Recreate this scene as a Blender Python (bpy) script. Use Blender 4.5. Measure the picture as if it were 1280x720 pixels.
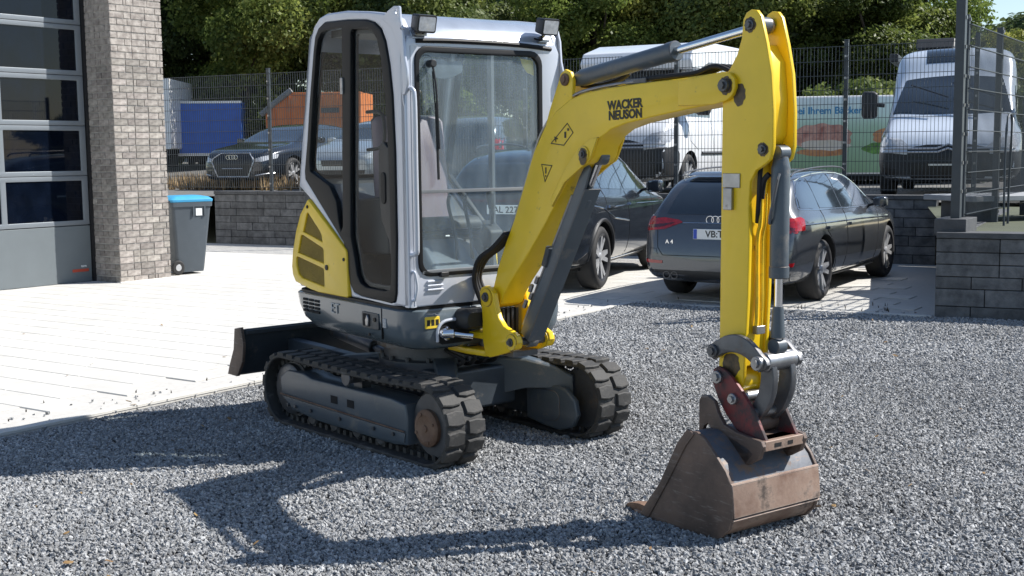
import bpy, bmesh, math, random
import numpy as np
from mathutils import Vector, Matrix, Euler
from mathutils.bvhtree import BVHTree
R = math.radians
scene = bpy.context.scene
for o in list(bpy.data.objects): bpy.data.objects.remove(o)
COL = scene.collection
random.seed(7)

# ---------------------------------------------------------------- camera
PITCH, ROLL = R(6.3), R(0.6)
cam_data = bpy.data.cameras.new("camera"); cam = bpy.data.objects.new("camera", cam_data); COL.objects.link(cam)
cam_data.sensor_width = 36.0; cam_data.lens = 1540.0/1280.0*36.0
cam_data.clip_start = 0.1; cam_data.clip_end = 2000
fw_ = Vector((0, math.cos(PITCH), -math.sin(PITCH))); rt_ = Vector((1, 0, 0)); up_ = rt_.cross(fw_)
r2 = rt_*math.cos(ROLL)-up_*math.sin(ROLL); u2 = up_*math.cos(ROLL)+rt_*math.sin(ROLL)
m3 = Matrix((r2, u2, -fw_)).transposed()
cam.matrix_world = Matrix.Translation((0, 0, 1.6)) @ m3.to_4x4()
scene.camera = cam

# ---------------------------------------------------------------- sky, sun, exposure
SUN_EL, SUN_AZ = R(45), R(80.5)          # azimuth clockwise from +Y
world = bpy.data.worlds.new("World"); scene.world = world; world.use_nodes = True
wn = world.node_tree; wn.nodes.clear()
wo = wn.nodes.new("ShaderNodeOutputWorld"); wb = wn.nodes.new("ShaderNodeBackground"); ws = wn.nodes.new("ShaderNodeTexSky")
ws.sky_type = 'NISHITA'; ws.sun_disc = False; ws.sun_elevation = SUN_EL; ws.sun_rotation = SUN_AZ
ws.air_density = 1.0; ws.dust_density = 0.3; ws.ozone_density = 1.2
wb.inputs[1].default_value = 0.092
wn.links.new(ws.outputs[0], wb.inputs[0]); wn.links.new(wb.outputs[0], wo.inputs[0])
sd = bpy.data.lights.new("sun", 'SUN'); sd.energy = 4.8; sd.angle = R(0.53); sd.color = (1.0, 0.965, 0.91)
sun = bpy.data.objects.new("sun", sd); COL.objects.link(sun)
sv = Vector((math.sin(SUN_AZ)*math.cos(SUN_EL), math.cos(SUN_AZ)*math.cos(SUN_EL), math.sin(SUN_EL)))
sun.rotation_euler = sv.to_track_quat('Z', 'Y').to_euler()
scene.view_settings.view_transform = 'Standard'; scene.view_settings.look = 'None'
scene.view_settings.exposure = 0.7; scene.view_settings.gamma = 1.0; scene.view_settings.use_curve_mapping = False
scene.render.engine = 'CYCLES'
scene.cycles.max_bounces = 8; scene.cycles.transparent_max_bounces = 24

# ---------------------------------------------------------------- materials
MATS = {}
def mat(name, col, rough=.5, metal=0., var=.15, scale=6., bump=0., bscale=80., coat=0., col2=None,
        dirt=None, dirt_amt=.3, dscale=3., rnd=0., spec=.5, hue=0., wear=None, big=0., streak=None):
    m = bpy.data.materials.new(name); m.use_nodes = True; MATS[name] = m
    nt = m.node_tree; N = nt.nodes; Lk = nt.links; b = N["Principled BSDF"]
    b.inputs["Roughness"].default_value = rough; b.inputs["Metallic"].default_value = metal
    b.inputs["Coat Weight"].default_value = coat; b.inputs["Coat Roughness"].default_value = .06
    b.inputs["Specular IOR Level"].default_value = spec
    tc = N.new("ShaderNodeTexCoord")
    n1 = N.new("ShaderNodeTexNoise"); n1.inputs["Scale"].default_value = scale; n1.inputs["Detail"].default_value = 8
    n1.inputs["Roughness"].default_value = .62
    Lk.new(tc.outputs["Object"], n1.inputs["Vector"])
    c = Vector(col[:3]); ca = c*(1-var); cb = (Vector(col2[:3]) if col2 else c*(1+var))
    rp = N.new("ShaderNodeValToRGB"); rp.color_ramp.elements[0].position = .33; rp.color_ramp.elements[1].position = .67
    rp.color_ramp.elements[0].color = (*ca, 1); rp.color_ramp.elements[1].color = (*cb, 1)
    Lk.new(n1.outputs["Fac"], rp.inputs["Fac"]); out = rp.outputs["Color"]
    if dirt:
        n2 = N.new("ShaderNodeTexNoise"); n2.inputs["Scale"].default_value = dscale; n2.inputs["Detail"].default_value = 12
        n2.inputs["Roughness"].default_value = .72
        Lk.new(tc.outputs["Object"], n2.inputs["Vector"])
        r2 = N.new("ShaderNodeValToRGB"); p = .72-.35*dirt_amt
        r2.color_ramp.elements[0].position = p-.03; r2.color_ramp.elements[1].position = p+.07
        r2.color_ramp.elements[0].color = (0, 0, 0, 1); r2.color_ramp.elements[1].color = (1, 1, 1, 1)
        Lk.new(n2.outputs["Fac"], r2.inputs["Fac"])
        mx = N.new("ShaderNodeMixRGB"); mx.inputs[2].default_value = (*dirt[:3], 1)
        Lk.new(r2.outputs["Color"], mx.inputs[0]); Lk.new(out, mx.inputs[1]); out = mx.outputs[0]
        ad = N.new("ShaderNodeMath"); ad.operation = 'MULTIPLY_ADD'; ad.inputs[1].default_value = .35; ad.inputs[2].default_value = rough
        Lk.new(r2.outputs["Color"], ad.inputs[0]); Lk.new(ad.outputs[0], b.inputs["Roughness"])
    if wear:      # chipped and rubbed edges
        bv = N.new("ShaderNodeBevel"); bv.samples = 4; bv.inputs["Radius"].default_value = .006; ge = N.new("ShaderNodeNewGeometry")
        dt = N.new("ShaderNodeVectorMath"); dt.operation = 'DOT_PRODUCT'; Lk.new(bv.outputs[0], dt.inputs[0]); Lk.new(ge.outputs["Normal"], dt.inputs[1])
        n4 = N.new("ShaderNodeTexNoise"); n4.inputs["Scale"].default_value = 14; n4.inputs["Detail"].default_value = 10; n4.inputs["Roughness"].default_value = .75; Lk.new(tc.outputs["Object"], n4.inputs["Vector"])
        sb = N.new("ShaderNodeMath"); sb.operation = 'MULTIPLY_ADD'; sb.inputs[1].default_value = -3.2; sb.inputs[2].default_value = 3.2; Lk.new(dt.outputs["Value"], sb.inputs[0])
        a4 = N.new("ShaderNodeMath"); a4.operation = 'ADD'; Lk.new(sb.outputs[0], a4.inputs[0]); Lk.new(n4.outputs["Fac"], a4.inputs[1])
        r4 = N.new("ShaderNodeValToRGB"); r4.color_ramp.elements[0].position = .72; r4.color_ramp.elements[1].position = .79; Lk.new(a4.outputs[0], r4.inputs["Fac"])
        m4 = N.new("ShaderNodeMixRGB"); m4.inputs[2].default_value = (*wear, 1); Lk.new(r4.outputs["Color"], m4.inputs[0]); Lk.new(out, m4.inputs[1]); out = m4.outputs[0]
    if streak:    # scrape marks, long in one direction
        mp = N.new("ShaderNodeMapping"); mp.inputs["Scale"].default_value = streak[1]; Lk.new(tc.outputs["Object"], mp.inputs[0])
        n6 = N.new("ShaderNodeTexNoise"); n6.inputs["Scale"].default_value = 1; n6.inputs["Detail"].default_value = 5; n6.inputs["Roughness"].default_value = .7; Lk.new(mp.outputs[0], n6.inputs["Vector"])
        r6 = N.new("ShaderNodeValToRGB"); r6.color_ramp.elements[0].position = .56; r6.color_ramp.elements[1].position = .68; Lk.new(n6.outputs["Fac"], r6.inputs["Fac"])
        m6 = N.new("ShaderNodeMixRGB"); m6.inputs[2].default_value = (*streak[0], 1); Lk.new(r6.outputs["Color"], m6.inputs[0]); Lk.new(out, m6.inputs[1]); out = m6.outputs[0]
    if big:       # broad patches of tone laid over the ground
        ge = N.new("ShaderNodeNewGeometry"); n5 = N.new("ShaderNodeTexNoise"); n5.inputs["Scale"].default_value = 1.1; n5.inputs["Detail"].default_value = 4; Lk.new(ge.outputs["Position"], n5.inputs["Vector"])
        h5 = N.new("ShaderNodeHueSaturation"); m5 = N.new("ShaderNodeMapRange"); m5.inputs["From Min"].default_value = .3; m5.inputs["From Max"].default_value = .7; m5.inputs["To Min"].default_value = 1-big; m5.inputs["To Max"].default_value = 1+big
        Lk.new(n5.outputs["Fac"], m5.inputs["Value"]); Lk.new(m5.outputs[0], h5.inputs["Value"]); Lk.new(out, h5.inputs["Color"]); out = h5.outputs["Color"]
    if rnd or hue:
        oi = N.new("ShaderNodeObjectInfo"); hs = N.new("ShaderNodeHueSaturation")
        mr = N.new("ShaderNodeMapRange"); mr.inputs["To Min"].default_value = 1-rnd; mr.inputs["To Max"].default_value = 1+rnd
        Lk.new(oi.outputs["Random"], mr.inputs["Value"]); Lk.new(mr.outputs[0], hs.inputs["Value"])
        if hue:
            mh = N.new("ShaderNodeMapRange"); mh.inputs["To Min"].default_value = .5-hue; mh.inputs["To Max"].default_value = .5+hue
            ml = N.new("ShaderNodeMath"); ml.operation = 'MULTIPLY'; ml.inputs[1].default_value = 7.31
            fr = N.new("ShaderNodeMath"); fr.operation = 'FRACT'
            Lk.new(oi.outputs["Random"], ml.inputs[0]); Lk.new(ml.outputs[0], fr.inputs[0]); Lk.new(fr.outputs[0], mh.inputs["Value"])
            Lk.new(mh.outputs[0], hs.inputs["Hue"])
        Lk.new(out, hs.inputs["Color"]); out = hs.outputs["Color"]
    Lk.new(out, b.inputs["Base Color"])
    if bump:
        n3 = N.new("ShaderNodeTexNoise"); n3.inputs["Scale"].default_value = bscale; n3.inputs["Detail"].default_value = 6
        Lk.new(tc.outputs["Object"], n3.inputs["Vector"])
        bp = N.new("ShaderNodeBump"); bp.inputs["Strength"].default_value = bump; bp.inputs["Distance"].default_value = .01
        Lk.new(n3.outputs["Fac"], bp.inputs["Height"]); Lk.new(bp.outputs[0], b.inputs["Normal"])
    return m

DUST = (.30, .27, .23)
mat("yellow_paint", (.86, .57, .012), .36, var=.06, scale=3, bump=.03, bscale=40, coat=.15, dirt=(.22, .14, .05), dirt_amt=.16, dscale=9, wear=(.09, .06, .035))
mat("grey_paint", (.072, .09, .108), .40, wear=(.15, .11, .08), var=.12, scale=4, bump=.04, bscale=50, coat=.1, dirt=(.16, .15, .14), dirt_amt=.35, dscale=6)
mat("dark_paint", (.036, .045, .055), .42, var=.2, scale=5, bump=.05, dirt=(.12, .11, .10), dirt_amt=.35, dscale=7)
mat("skirt_paint", (.10, .125, .145), .22, var=.06, scale=4, coat=.5, dirt=(.17, .16, .15), dirt_amt=.16, dscale=8)
mat("silver_paint", (.52, .55, .62), .30, metal=.15, var=.03, scale=3, coat=.4, bump=.015, bscale=30, dirt=(.34, .33, .32), dirt_amt=.1, dscale=5)
mat("roof_paint", (.46, .50, .56), .22, metal=.5, var=.1, scale=6, coat=.4, dirt=(.35, .34, .33), dirt_amt=.25, dscale=7)
mat("black_seal", (.009, .0095, .011), .5, var=.2, bump=.02, spec=.25)
mat("black_plastic", (.02, .021, .023), .5, var=.2, bump=.06, bscale=200, dirt=(.09, .085, .08), dirt_amt=.15)
mat("chrome", (.75, .76, .78), .12, metal=1., var=.05, scale=20)
mat("steel", (.33, .33, .34), .38, metal=.9, var=.2, scale=12, bump=.05, dirt=(.16, .12, .09), dirt_amt=.3, dscale=9)
mat("dark_steel", (.11, .112, .12), .42, metal=.6, var=.25, scale=9, bump=.08, dirt=(.17, .13, .10), dirt_amt=.35, dscale=8)
mat("rubber", (.035, .034, .033), .72, var=.25, scale=9, bump=.18, bscale=50, dirt=(.13, .122, .113), dirt_amt=.45, dscale=8)
mat("mesh_brown", (.34, .23, .03), .6, var=.2)
mat("rust", (.15, .075, .045), .8, var=.3, scale=8, col2=(.24, .15, .10), bump=.2, bscale=60)
mat("bucket_steel", wear=(.34, .30, .27), streak=((.30, .23, .19), (70, 5, 12)), col=(.21, .115, .08), rough=.62, metal=.2, var=.25, scale=5, col2=(.37, .27, .21), bump=.15, bscale=35, dirt=(.09, .07, .06), dirt_amt=.4, dscale=5)
mat("bucket_side", wear=(.26, .21, .18), streak=((.18, .15, .135), (9, 40, 60)), col=(.095, .07, .06), rough=.6, metal=.2, var=.25, scale=5, col2=(.17, .115, .09), bump=.15, bscale=40, dirt=(.17, .12, .09), dirt_amt=.3, dscale=5)
mat("bucket_top", streak=((.20, .13, .09), (30, 9, 30)), col=(.085, .095, .115), rough=.55, metal=.1, var=.25, scale=5, bump=.12, bscale=35, dirt=(.19, .12, .08), dirt_amt=.5, dscale=6)
mat("red_paint", (.18, .02, .022), .5, var=.3, scale=6, bump=.1, dirt=(.06, .045, .045), dirt_amt=.75, dscale=5)
mat("seat_reflection_pink", (.30, .225, .245), .6, var=.08, scale=5, bump=.05)  # pinkish reflection on the seat back painted into its colour
mat("grease", (.06, .04, .022), .45, var=.5, scale=40, col2=(.12, .075, .03))
mat("interior_grey", (.03, .032, .035), .6, var=.1, bump=.05)
mat("interior_light", (.17, .18, .19), .6, var=.1, bump=.03)
mat("lamp_glass", (.45, .47, .5), .08, var=.25, scale=30, coat=1)
mat("sticker_yellow", (.85, .60, .05), .4, var=.04)
mat("black_print", (.015, .014, .012), .5, var=.1)
mat("white_print", (.75, .76, .76), .4, var=.04)
mat("grey_print", (.32, .35, .38), .4, var=.04)
mat("plate_white", (.80, .81, .80), .35, var=.03)
mat("plate_blue", (.01, .06, .45), .35, var=.03)
mat("tyre", (.022, .022, .023), .75, var=.2, scale=12, bump=.1, dirt=(.09, .085, .08), dirt_amt=.3)
mat("alloy", (.62, .63, .65), .3, metal=.6, var=.08)
mat("dark_alloy", (.05, .05, .055), .35, metal=.5, var=.1)
mat("underbody", (.008, .008, .009), .9, var=.1)
mat("dark_grille", (.01, .01, .011), .35, var=.2, scale=40)
mat("tail_red", (.33, .006, .010), .1, var=.35, scale=22, coat=1.)
mat("tail_dark", (.07, .003, .005), .12, var=.3, scale=22, coat=1.)
mat("car_glass", (.018, .024, .030), .03, var=.25, scale=2, coat=1., spec=.9)
mat("car_grey", (.085, .092, .104), .26, metal=.5, var=.05, scale=3, coat=1., dirt=(.20, .19, .18), dirt_amt=.05)
mat("car_navy", (.022, .028, .038), .22, metal=.4, var=.06, scale=3, coat=1.)
mat("car_black", (.018, .024, .034), .25, metal=.5, var=.06, scale=3, coat=1.)
mat("car_silver", (.46, .49, .53), .28, metal=.5, var=.04, scale=3, coat=1.)
mat("van_white", (.74, .76, .79), .3, var=.03, scale=2, coat=.6)
mat("camper_silver", (.60, .66, .74), .28, metal=.12, var=.04, scale=2, coat=.8)
mat("tree_bark", (.07, .055, .042), .9, var=.3, scale=5, bump=.5, bscale=12)
mat("bin_grey", (.07, .085, .10), .5, var=.06, bump=.04, bscale=120, dirt=(.16, .15, .14), dirt_amt=.15)
mat("bin_blue", (.05, .31, .54), .45, var=.08, bump=.04)
mat("fence_paint", (.042, .052, .062), .45, var=.1, scale=10)
mat("door_metal", (.19, .21, .23), .42, metal=.2, var=.05, scale=2, coat=.1)
mat("door_grey", (.135, .155, .165), .5, var=.05, scale=3, bump=.12, bscale=160)
mat("door_print_red", (.45, .06, .03), .5)
mat("rubber_black", (.01, .01, .012), .7)
mat("container_blue", (.022, .12, .50), .55, var=.12, scale=4, bump=.05, dirt=(.06, .15, .34), dirt_amt=.3, dscale=2)
mat("container_orange", (.55, .16, .045), .6, var=.15, scale=3, bump=.05, dirt=(.42, .24, .15), dirt_amt=.4, dscale=2)
mat("box_white", (.80, .80, .79), .5, var=.03)
mat("mortar", (.56, .53, .49), .9, var=.12, scale=25, bump=.3, bscale=150)
mat("brick", (.23, .20, .18), .85, var=.25, scale=14, col2=(.38, .345, .31), bump=.5, bscale=70, rnd=.26, hue=.012, dirt=(.40, .38, .35), dirt_amt=.25, dscale=9)
mat("wall_block", (.085, .09, .097), .82, var=.3, scale=7, col2=(.16, .165, .172), bump=.4, bscale=60, rnd=.22, dirt=(.17, .17, .17), dirt_amt=.18, dscale=3)
mat("coping", (.075, .078, .083), .8, var=.2, scale=8, bump=.3, bscale=60)
mat("wall_joint", (.018, .018, .02), .9)
mat("paver", (.545, .53, .495), .85, var=.07, scale=5, bump=.2, bscale=120, rnd=.04, dirt=(.50, .485, .45), dirt_amt=.10, dscale=1.2, big=.05)
mat("paver_joint", (.50, .485, .455), .95, var=.08, scale=20)
mat("gravel_bed", (.13, .13, .132), .95, var=.5, scale=60, col2=(.22, .22, .225), bump=1., bscale=120)
mat("stone", (.180, .182, .185), .8, var=.2, scale=50, col2=(.375, .378, .38), bump=.3, bscale=200, rnd=.42, hue=.01, big=.13)
mat("asphalt", (.13, .128, .122), .95, var=.2, scale=8, bump=.4, bscale=90, dirt=(.22, .19, .14), dirt_amt=.35, dscale=.6)
mat("earth", (.075, .085, .06), .95, var=.3, scale=.5, col2=(.09, .10, .06), bump=.5)
mat("fallen_leaf", (.22, .10, .03), .8, var=.5, scale=3, col2=(.30, .20, .08))
mat("dry_grass", (.30, .20, .09), .9, var=.3, scale=2, col2=(.42, .30, .16), rnd=.2)
mat("green_leaf", (.055, .095, .022), .7, var=.3, scale=3, rnd=.2)
mat("wood_slab", (.30, .31, .32), .7, var=.1, bump=.2)
mat("dead_plant", (.07, .06, .045), .9)

def leafmat(name, c1, c2, sc=.45):
    m = bpy.data.materials.new(name); m.use_nodes = True; nt = m.node_tree; N = nt.nodes; L = nt.links; MATS[name] = m
    b = N["Principled BSDF"]; b.inputs["Roughness"].default_value = .5; b.inputs["Specular IOR Level"].default_value = .35
    tc = N.new("ShaderNodeTexCoord"); n = N.new("ShaderNodeTexNoise"); n.inputs["Scale"].default_value = sc; n.inputs["Detail"].default_value = 5
    at = N.new("ShaderNodeAttribute"); at.attribute_name = "leafrnd"
    L.new(tc.outputs["Object"], n.inputs["Vector"])
    ad = N.new("ShaderNodeMath"); ad.operation = 'MULTIPLY_ADD'; ad.inputs[1].default_value = .5
    L.new(at.outputs["Fac"], ad.inputs[0]); L.new(n.outputs["Fac"], ad.inputs[2])
    r = N.new("ShaderNodeValToRGB"); r.color_ramp.elements[0].position = .42; r.color_ramp.elements[1].position = 1.02
    r.color_ramp.elements[0].color = (*c1, 1); r.color_ramp.elements[1].color = (*c2, 1)
    oi = N.new("ShaderNodeObjectInfo"); hs = N.new("ShaderNodeHueSaturation"); mr = N.new("ShaderNodeMapRange")
    mr.inputs["To Min"].default_value = .75; mr.inputs["To Max"].default_value = 1.3
    L.new(oi.outputs["Random"], mr.inputs["Value"]); L.new(mr.outputs[0], hs.inputs["Value"])
    L.new(ad.outputs[0], r.inputs["Fac"]); L.new(r.outputs["Color"], hs.inputs["Color"]); L.new(hs.outputs["Color"], b.inputs["Base Color"])
    tr = N.new("ShaderNodeBsdfTranslucent"); L.new(hs.outputs["Color"], tr.inputs["Color"])
    mx = N.new("ShaderNodeMixShader"); mx.inputs[0].default_value = .5
    L.new(b.outputs[0], mx.inputs[1]); L.new(tr.outputs[0], mx.inputs[2]); L.new(mx.outputs[0], N["Material Output"].inputs[0])
leafmat("oak_leaves", (.10, .14, .034), (.30, .34, .09))
leafmat("pale_leaves", (.15, .18, .04), (.46, .43, .12))
leafmat("dark_leaves", (.075, .11, .035), (.22, .27, .085))

def glassmat(name, tint, refl=.1, haze=0., hazecol=(.5, .55, .6), ior=1.28):
    m = bpy.data.materials.new(name); m.use_nodes = True; nt = m.node_tree; N = nt.nodes; L = nt.links; MATS[name] = m
    N.remove(N["Principled BSDF"]); out = N["Material Output"]
    t = N.new("ShaderNodeBsdfTransparent"); t.inputs[0].default_value = (*tint, 1)
    g = N.new("ShaderNodeBsdfGlossy"); g.inputs["Roughness"].default_value = .02
    f = N.new("ShaderNodeFresnel"); f.inputs[0].default_value = ior
    ad = N.new("ShaderNodeMath"); ad.operation = 'ADD'; ad.inputs[1].default_value = refl; ad.use_clamp = True
    ge = N.new("ShaderNodeNewGeometry"); om = N.new("ShaderNodeMath"); om.operation = 'SUBTRACT'; om.inputs[0].default_value = 1; L.new(ge.outputs["Backfacing"], om.inputs[1])
    fm = N.new("ShaderNodeMath"); fm.operation = 'MULTIPLY'; L.new(om.outputs[0], fm.inputs[0])
    L.new(f.outputs[0], ad.inputs[0]); L.new(ad.outputs[0], fm.inputs[1]); ad = fm
    mx = N.new("ShaderNodeMixShader"); L.new(ad.outputs[0], mx.inputs[0]); L.new(t.outputs[0], mx.inputs[1]); L.new(g.outputs[0], mx.inputs[2])
    last = mx.outputs[0]
    if haze:  # hazy reflection painted as a noisy diffuse colour over the pane
        d = N.new("ShaderNodeBsdfDiffuse"); d.inputs[0].default_value = (*hazecol, 1)
        tc = N.new("ShaderNodeTexCoord"); n = N.new("ShaderNodeTexNoise"); n.inputs["Scale"].default_value = 5; n.inputs["Detail"].default_value = 8
        mp = N.new("ShaderNodeMapping"); mp.inputs["Scale"].default_value = (1, 2.2, .6); L.new(tc.outputs["Object"], mp.inputs[0]); L.new(mp.outputs[0], n.inputs["Vector"])
        mu = N.new("ShaderNodeMath"); mu.operation = 'MULTIPLY'; mu.inputs[1].default_value = haze*2; L.new(n.outputs["Fac"], mu.inputs[0])
        m2 = N.new("ShaderNodeMixShader"); L.new(mu.outputs[0], m2.inputs[0]); L.new(last, m2.inputs[1]); L.new(d.outputs[0], m2.inputs[2]); last = m2.outputs[0]
    L.new(last, out.inputs[0])
glassmat("cab_glass_side", (.94, .96, .96), .0, ior=1.17)
glassmat("cab_glass_front", (.88, .93, .95), .03, .11, (.46, .55, .63))
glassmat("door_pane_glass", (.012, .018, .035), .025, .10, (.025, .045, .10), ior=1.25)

# ---------------------------------------------------------------- mesh helpers
T = Matrix.Identity(4)          # current placement of the part being modelled, inside its thing
def setT(m): global T; T = m
def xform(bm):
    bm.transform(T); return bm
def mk(name, bm, material, parent=None, angle=38, bevel=0., seg=2, free=True, apply_T=True, smooth=True):
    if apply_T: bm.transform(T)
    me = bpy.data.meshes.new(name); bm.to_mesh(me)
    if free: bm.free()
    return mkm(name, me, material, parent, angle, bevel, seg, smooth)
def mkm(name, me, material, parent=None, angle=38, bevel=0., seg=2, smooth=True):
    if smooth and len(me.polygons):
        me.polygons.foreach_set("use_smooth", [True]*len(me.polygons)); me.set_sharp_from_angle(angle=R(angle))
    o = bpy.data.objects.new(name, me); COL.objects.link(o)
    for mm in (material if isinstance(material, (list, tuple)) else [material]): me.materials.append(MATS[mm])
    if parent: o.parent = parent
    if bevel:
        md = o.modifiers.new("bevel", 'BEVEL'); md.width = bevel; md.segments = seg; md.limit_method = 'ANGLE'; md.angle_limit = R(35); md.harden_normals = True
    return o
def tag(o, label=None, cat=None, group=None, kind=None):
    if label: o["label"] = label
    if cat: o["category"] = cat
    if group: o["group"] = group
    if kind: o["kind"] = kind
    return o
def thing(name, label, cat, loc=(0, 0, 0), rz=0., group=None):
    o = bpy.data.objects.new(name, None); COL.objects.link(o); o.empty_display_size = .2
    o.location = loc; o.rotation_euler = (0, 0, rz); return tag(o, label, cat, group)
def B(): return bmesh.new()
def box(bm, x0, x1, y0, y1, z0, z1, M=None):
    vs = [bm.verts.new(Vector(p)) for p in ((x0,y0,z0),(x1,y0,z0),(x1,y1,z0),(x0,y1,z0),(x0,y0,z1),(x1,y0,z1),(x1,y1,z1),(x0,y1,z1))]
    for f in ((3,2,1,0),(4,5,6,7),(0,1,5,4),(1,2,6,5),(2,3,7,6),(3,0,4,7)): bm.faces.new([vs[i] for i in f])
    if M: bmesh.ops.transform(bm, matrix=M, verts=vs)
    return bm
def frame_to(p0, p1):
    p0 = Vector(p0); p1 = Vector(p1); d = (p1-p0).normalized()
    q = d.to_track_quat('Z', 'Y'); return Matrix.Translation(p0) @ q.to_matrix().to_4x4(), (p1-p0).length
def lathe(bm, p0, p1, prof, n=24):
    """prof: (t along axis in metres, radius)"""
    M, L = frame_to(p0, p1); rings = []
    for t, r in prof:
        if r <= 1e-6: rings.append([bm.verts.new(M @ Vector((0, 0, t)))])
        else: rings.append([bm.verts.new(M @ Vector((r*math.cos(2*math.pi*i/n), r*math.sin(2*math.pi*i/n), t))) for i in range(n)])
    for a, b in zip(rings, rings[1:]):
        for i in range(n):
            j = (i+1) % n
            if len(a) == 1 and len(b) == 1: break
            if len(a) == 1: bm.faces.new((a[0], b[j], b[i]))
            elif len(b) == 1: bm.faces.new((a[i], a[j], b[0]))
            else: bm.faces.new((a[i], a[j], b[j], b[i]))
    return bm
def cyl(bm, p0, p1, r, n=20, r2=None, c=.0):
    L = (Vector(p1)-Vector(p0)).length; r2 = r if r2 is None else r2
    if c: pr = [(0, 0), (0, r-c), (c, r), (L-c, r2), (L, r2-c), (L, 0)]
    else: pr = [(0, 0), (0, r), (L, r2), (L, 0)]
    return lathe(bm, p0, p1, pr, n)
def smooth_path(pts, k=6, closed=False):
    P = [Vector(p) for p in pts]; n = len(P); out = []
    rng = range(n) if closed else range(n-1)
    for i in rng:
        if closed: p0, p1, p2, p3 = P[(i-1) % n], P[i], P[(i+1) % n], P[(i+2) % n]
        else: p0, p1, p2, p3 = P[max(i-1, 0)], P[i], P[i+1], P[min(i+2, n-1)]
        for j in range(k):
            t = j/k
            out.append(.5*((2*p1)+(p2-p0)*t+(2*p0-5*p1+4*p2-p3)*t*t+(3*p1-p0-3*p2+p3)*t**3))
    if not closed: out.append(P[-1])
    return out
def tube(bm, pts, r, n=8, sm=0):
    P = smooth_path(pts, sm) if sm else [Vector(p) for p in pts]
    rings = []; up = None
    for i, p in enumerate(P):
        d = (P[min(i+1, len(P)-1)]-P[max(i-1, 0)]).normalized()
        if up is None:
            up = Vector((0, 0, 1)) if abs(d.z) < .9 else Vector((1, 0, 0))
        s = d.cross(up).normalized(); up = s.cross(d).normalized()
        rings.append([bm.verts.new(p+(s*math.cos(2*math.pi*k/n)+up*math.sin(2*math.pi*k/n))*r) for k in range(n)])
    for a, b in zip(rings, rings[1:]):
        for k in range(n): bm.faces.new((a[k], a[(k+1) % n], b[(k+1) % n], b[k]))
    bm.faces.new(rings[0][::-1]); bm.faces.new(rings[-1])
    return bm
def curve_mesh(cu):
    ob = bpy.data.objects.new("tmp", cu); COL.objects.link(ob)
    dg = bpy.context.evaluated_depsgraph_get(); me = bpy.data.meshes.new_from_object(ob.evaluated_get(dg))
    bpy.data.objects.remove(ob); bpy.data.curves.remove(cu); return me
def plate(loops, w0, w1, bev=.004, plane='XZ', sm=False, bm=None, res=2):
    """flat plate with holes: loops of 2D points; w0..w1 is its extent across the plane"""
    cu = bpy.data.curves.new("c", 'CURVE'); cu.dimensions = '2D'; cu.fill_mode = 'BOTH'
    for lp in loops:
        if sm: lp = [(v.x, v.y) for v in smooth_path([(a, b, 0) for a, b in lp], 5, True)]
        s = cu.splines.new('POLY'); s.points.add(len(lp)-1); s.use_cyclic_u = True
        for q, (a, b) in zip(s.points, lp): q.co = (a, b, 0, 1)
    t = abs(w1-w0)/2; bev = min(bev, t*.8); cu.extrude = t-bev; cu.bevel_depth = bev; cu.bevel_resolution = res; cu.offset = -bev
    me = curve_mesh(cu); b = bmesh.new(); b.from_mesh(me); bpy.data.meshes.remove(me); c = (w0+w1)/2
    for v in b.verts:
        x, y, z = v.co
        v.co = {'XZ': (x, c+z, y), 'YZ': (c+z, x, y), 'XY': (x, y, c+z)}[plane]
    bmesh.ops.remove_doubles(b, verts=b.verts, dist=1e-5)
    bmesh.ops.recalc_face_normals(b, faces=b.faces)
    if bm is not None:
        t_ = bpy.data.meshes.new("t"); b.to_mesh(t_); b.free(); bm.from_mesh(t_); bpy.data.meshes.remove(t_); return bm
    return b
def text_bm(s, size, depth=.001, bold=.0, shear=0., space=1.):
    cu = bpy.data.curves.new("t", 'FONT'); cu.body = s; cu.size = size; cu.extrude = depth; cu.offset = bold; cu.shear = shear
    cu.space_character = space; cu.align_x = 'CENTER'; cu.align_y = 'CENTER'; cu.resolution_u = 3
    me = curve_mesh(cu); b = bmesh.new(); b.from_mesh(me); bpy.data.meshes.remove(me); return b
def put(bm, loc, xdir, ydir):
    x = Vector(xdir).normalized(); y = Vector(ydir).normalized(); z = x.cross(y)
    M = Matrix((x, y, z)).transposed().to_4x4(); M.translation = Vector(loc); bm.transform(M); return bm
def rrect(x0, x1, y0, y1, r, n=5):
    out = []
    for cx, cy, a0 in ((x1-r, y1-r, 0), (x0+r, y1-r, 90), (x0+r, y0+r, 180), (x1-r, y0+r, 270)):
        for i in range(n+1):
            a = R(a0+90*i/n); out.append((cx+r*math.cos(a), cy+r*math.sin(a)))
    return out
def circ(cx, cy, r, n=20): return [(cx+r*math.cos(2*math.pi*i/n), cy+r*math.sin(2*math.pi*i/n)) for i in range(n)]
def loft(rings, bm=None, cap=True):
    bm = bm or bmesh.new(); vr = [[bm.verts.new(p) for p in r] for r in rings]; n = len(rings[0])
    for a, b in zip(vr, vr[1:]):
        for k in range(n): bm.faces.new((a[k], a[(k+1) % n], b[(k+1) % n], b[k]))
    if cap: bm.faces.new(vr[0][::-1]); bm.faces.new(vr[-1])
    bmesh.ops.recalc_face_normals(bm, faces=bm.faces); return bm
def bake(o):
    """apply the modifiers of an object into its mesh"""
    dg = bpy.context.evaluated_depsgraph_get(); me = bpy.data.meshes.new_from_object(o.evaluated_get(dg))
    o.modifiers.clear(); o.data = me; return me
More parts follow.
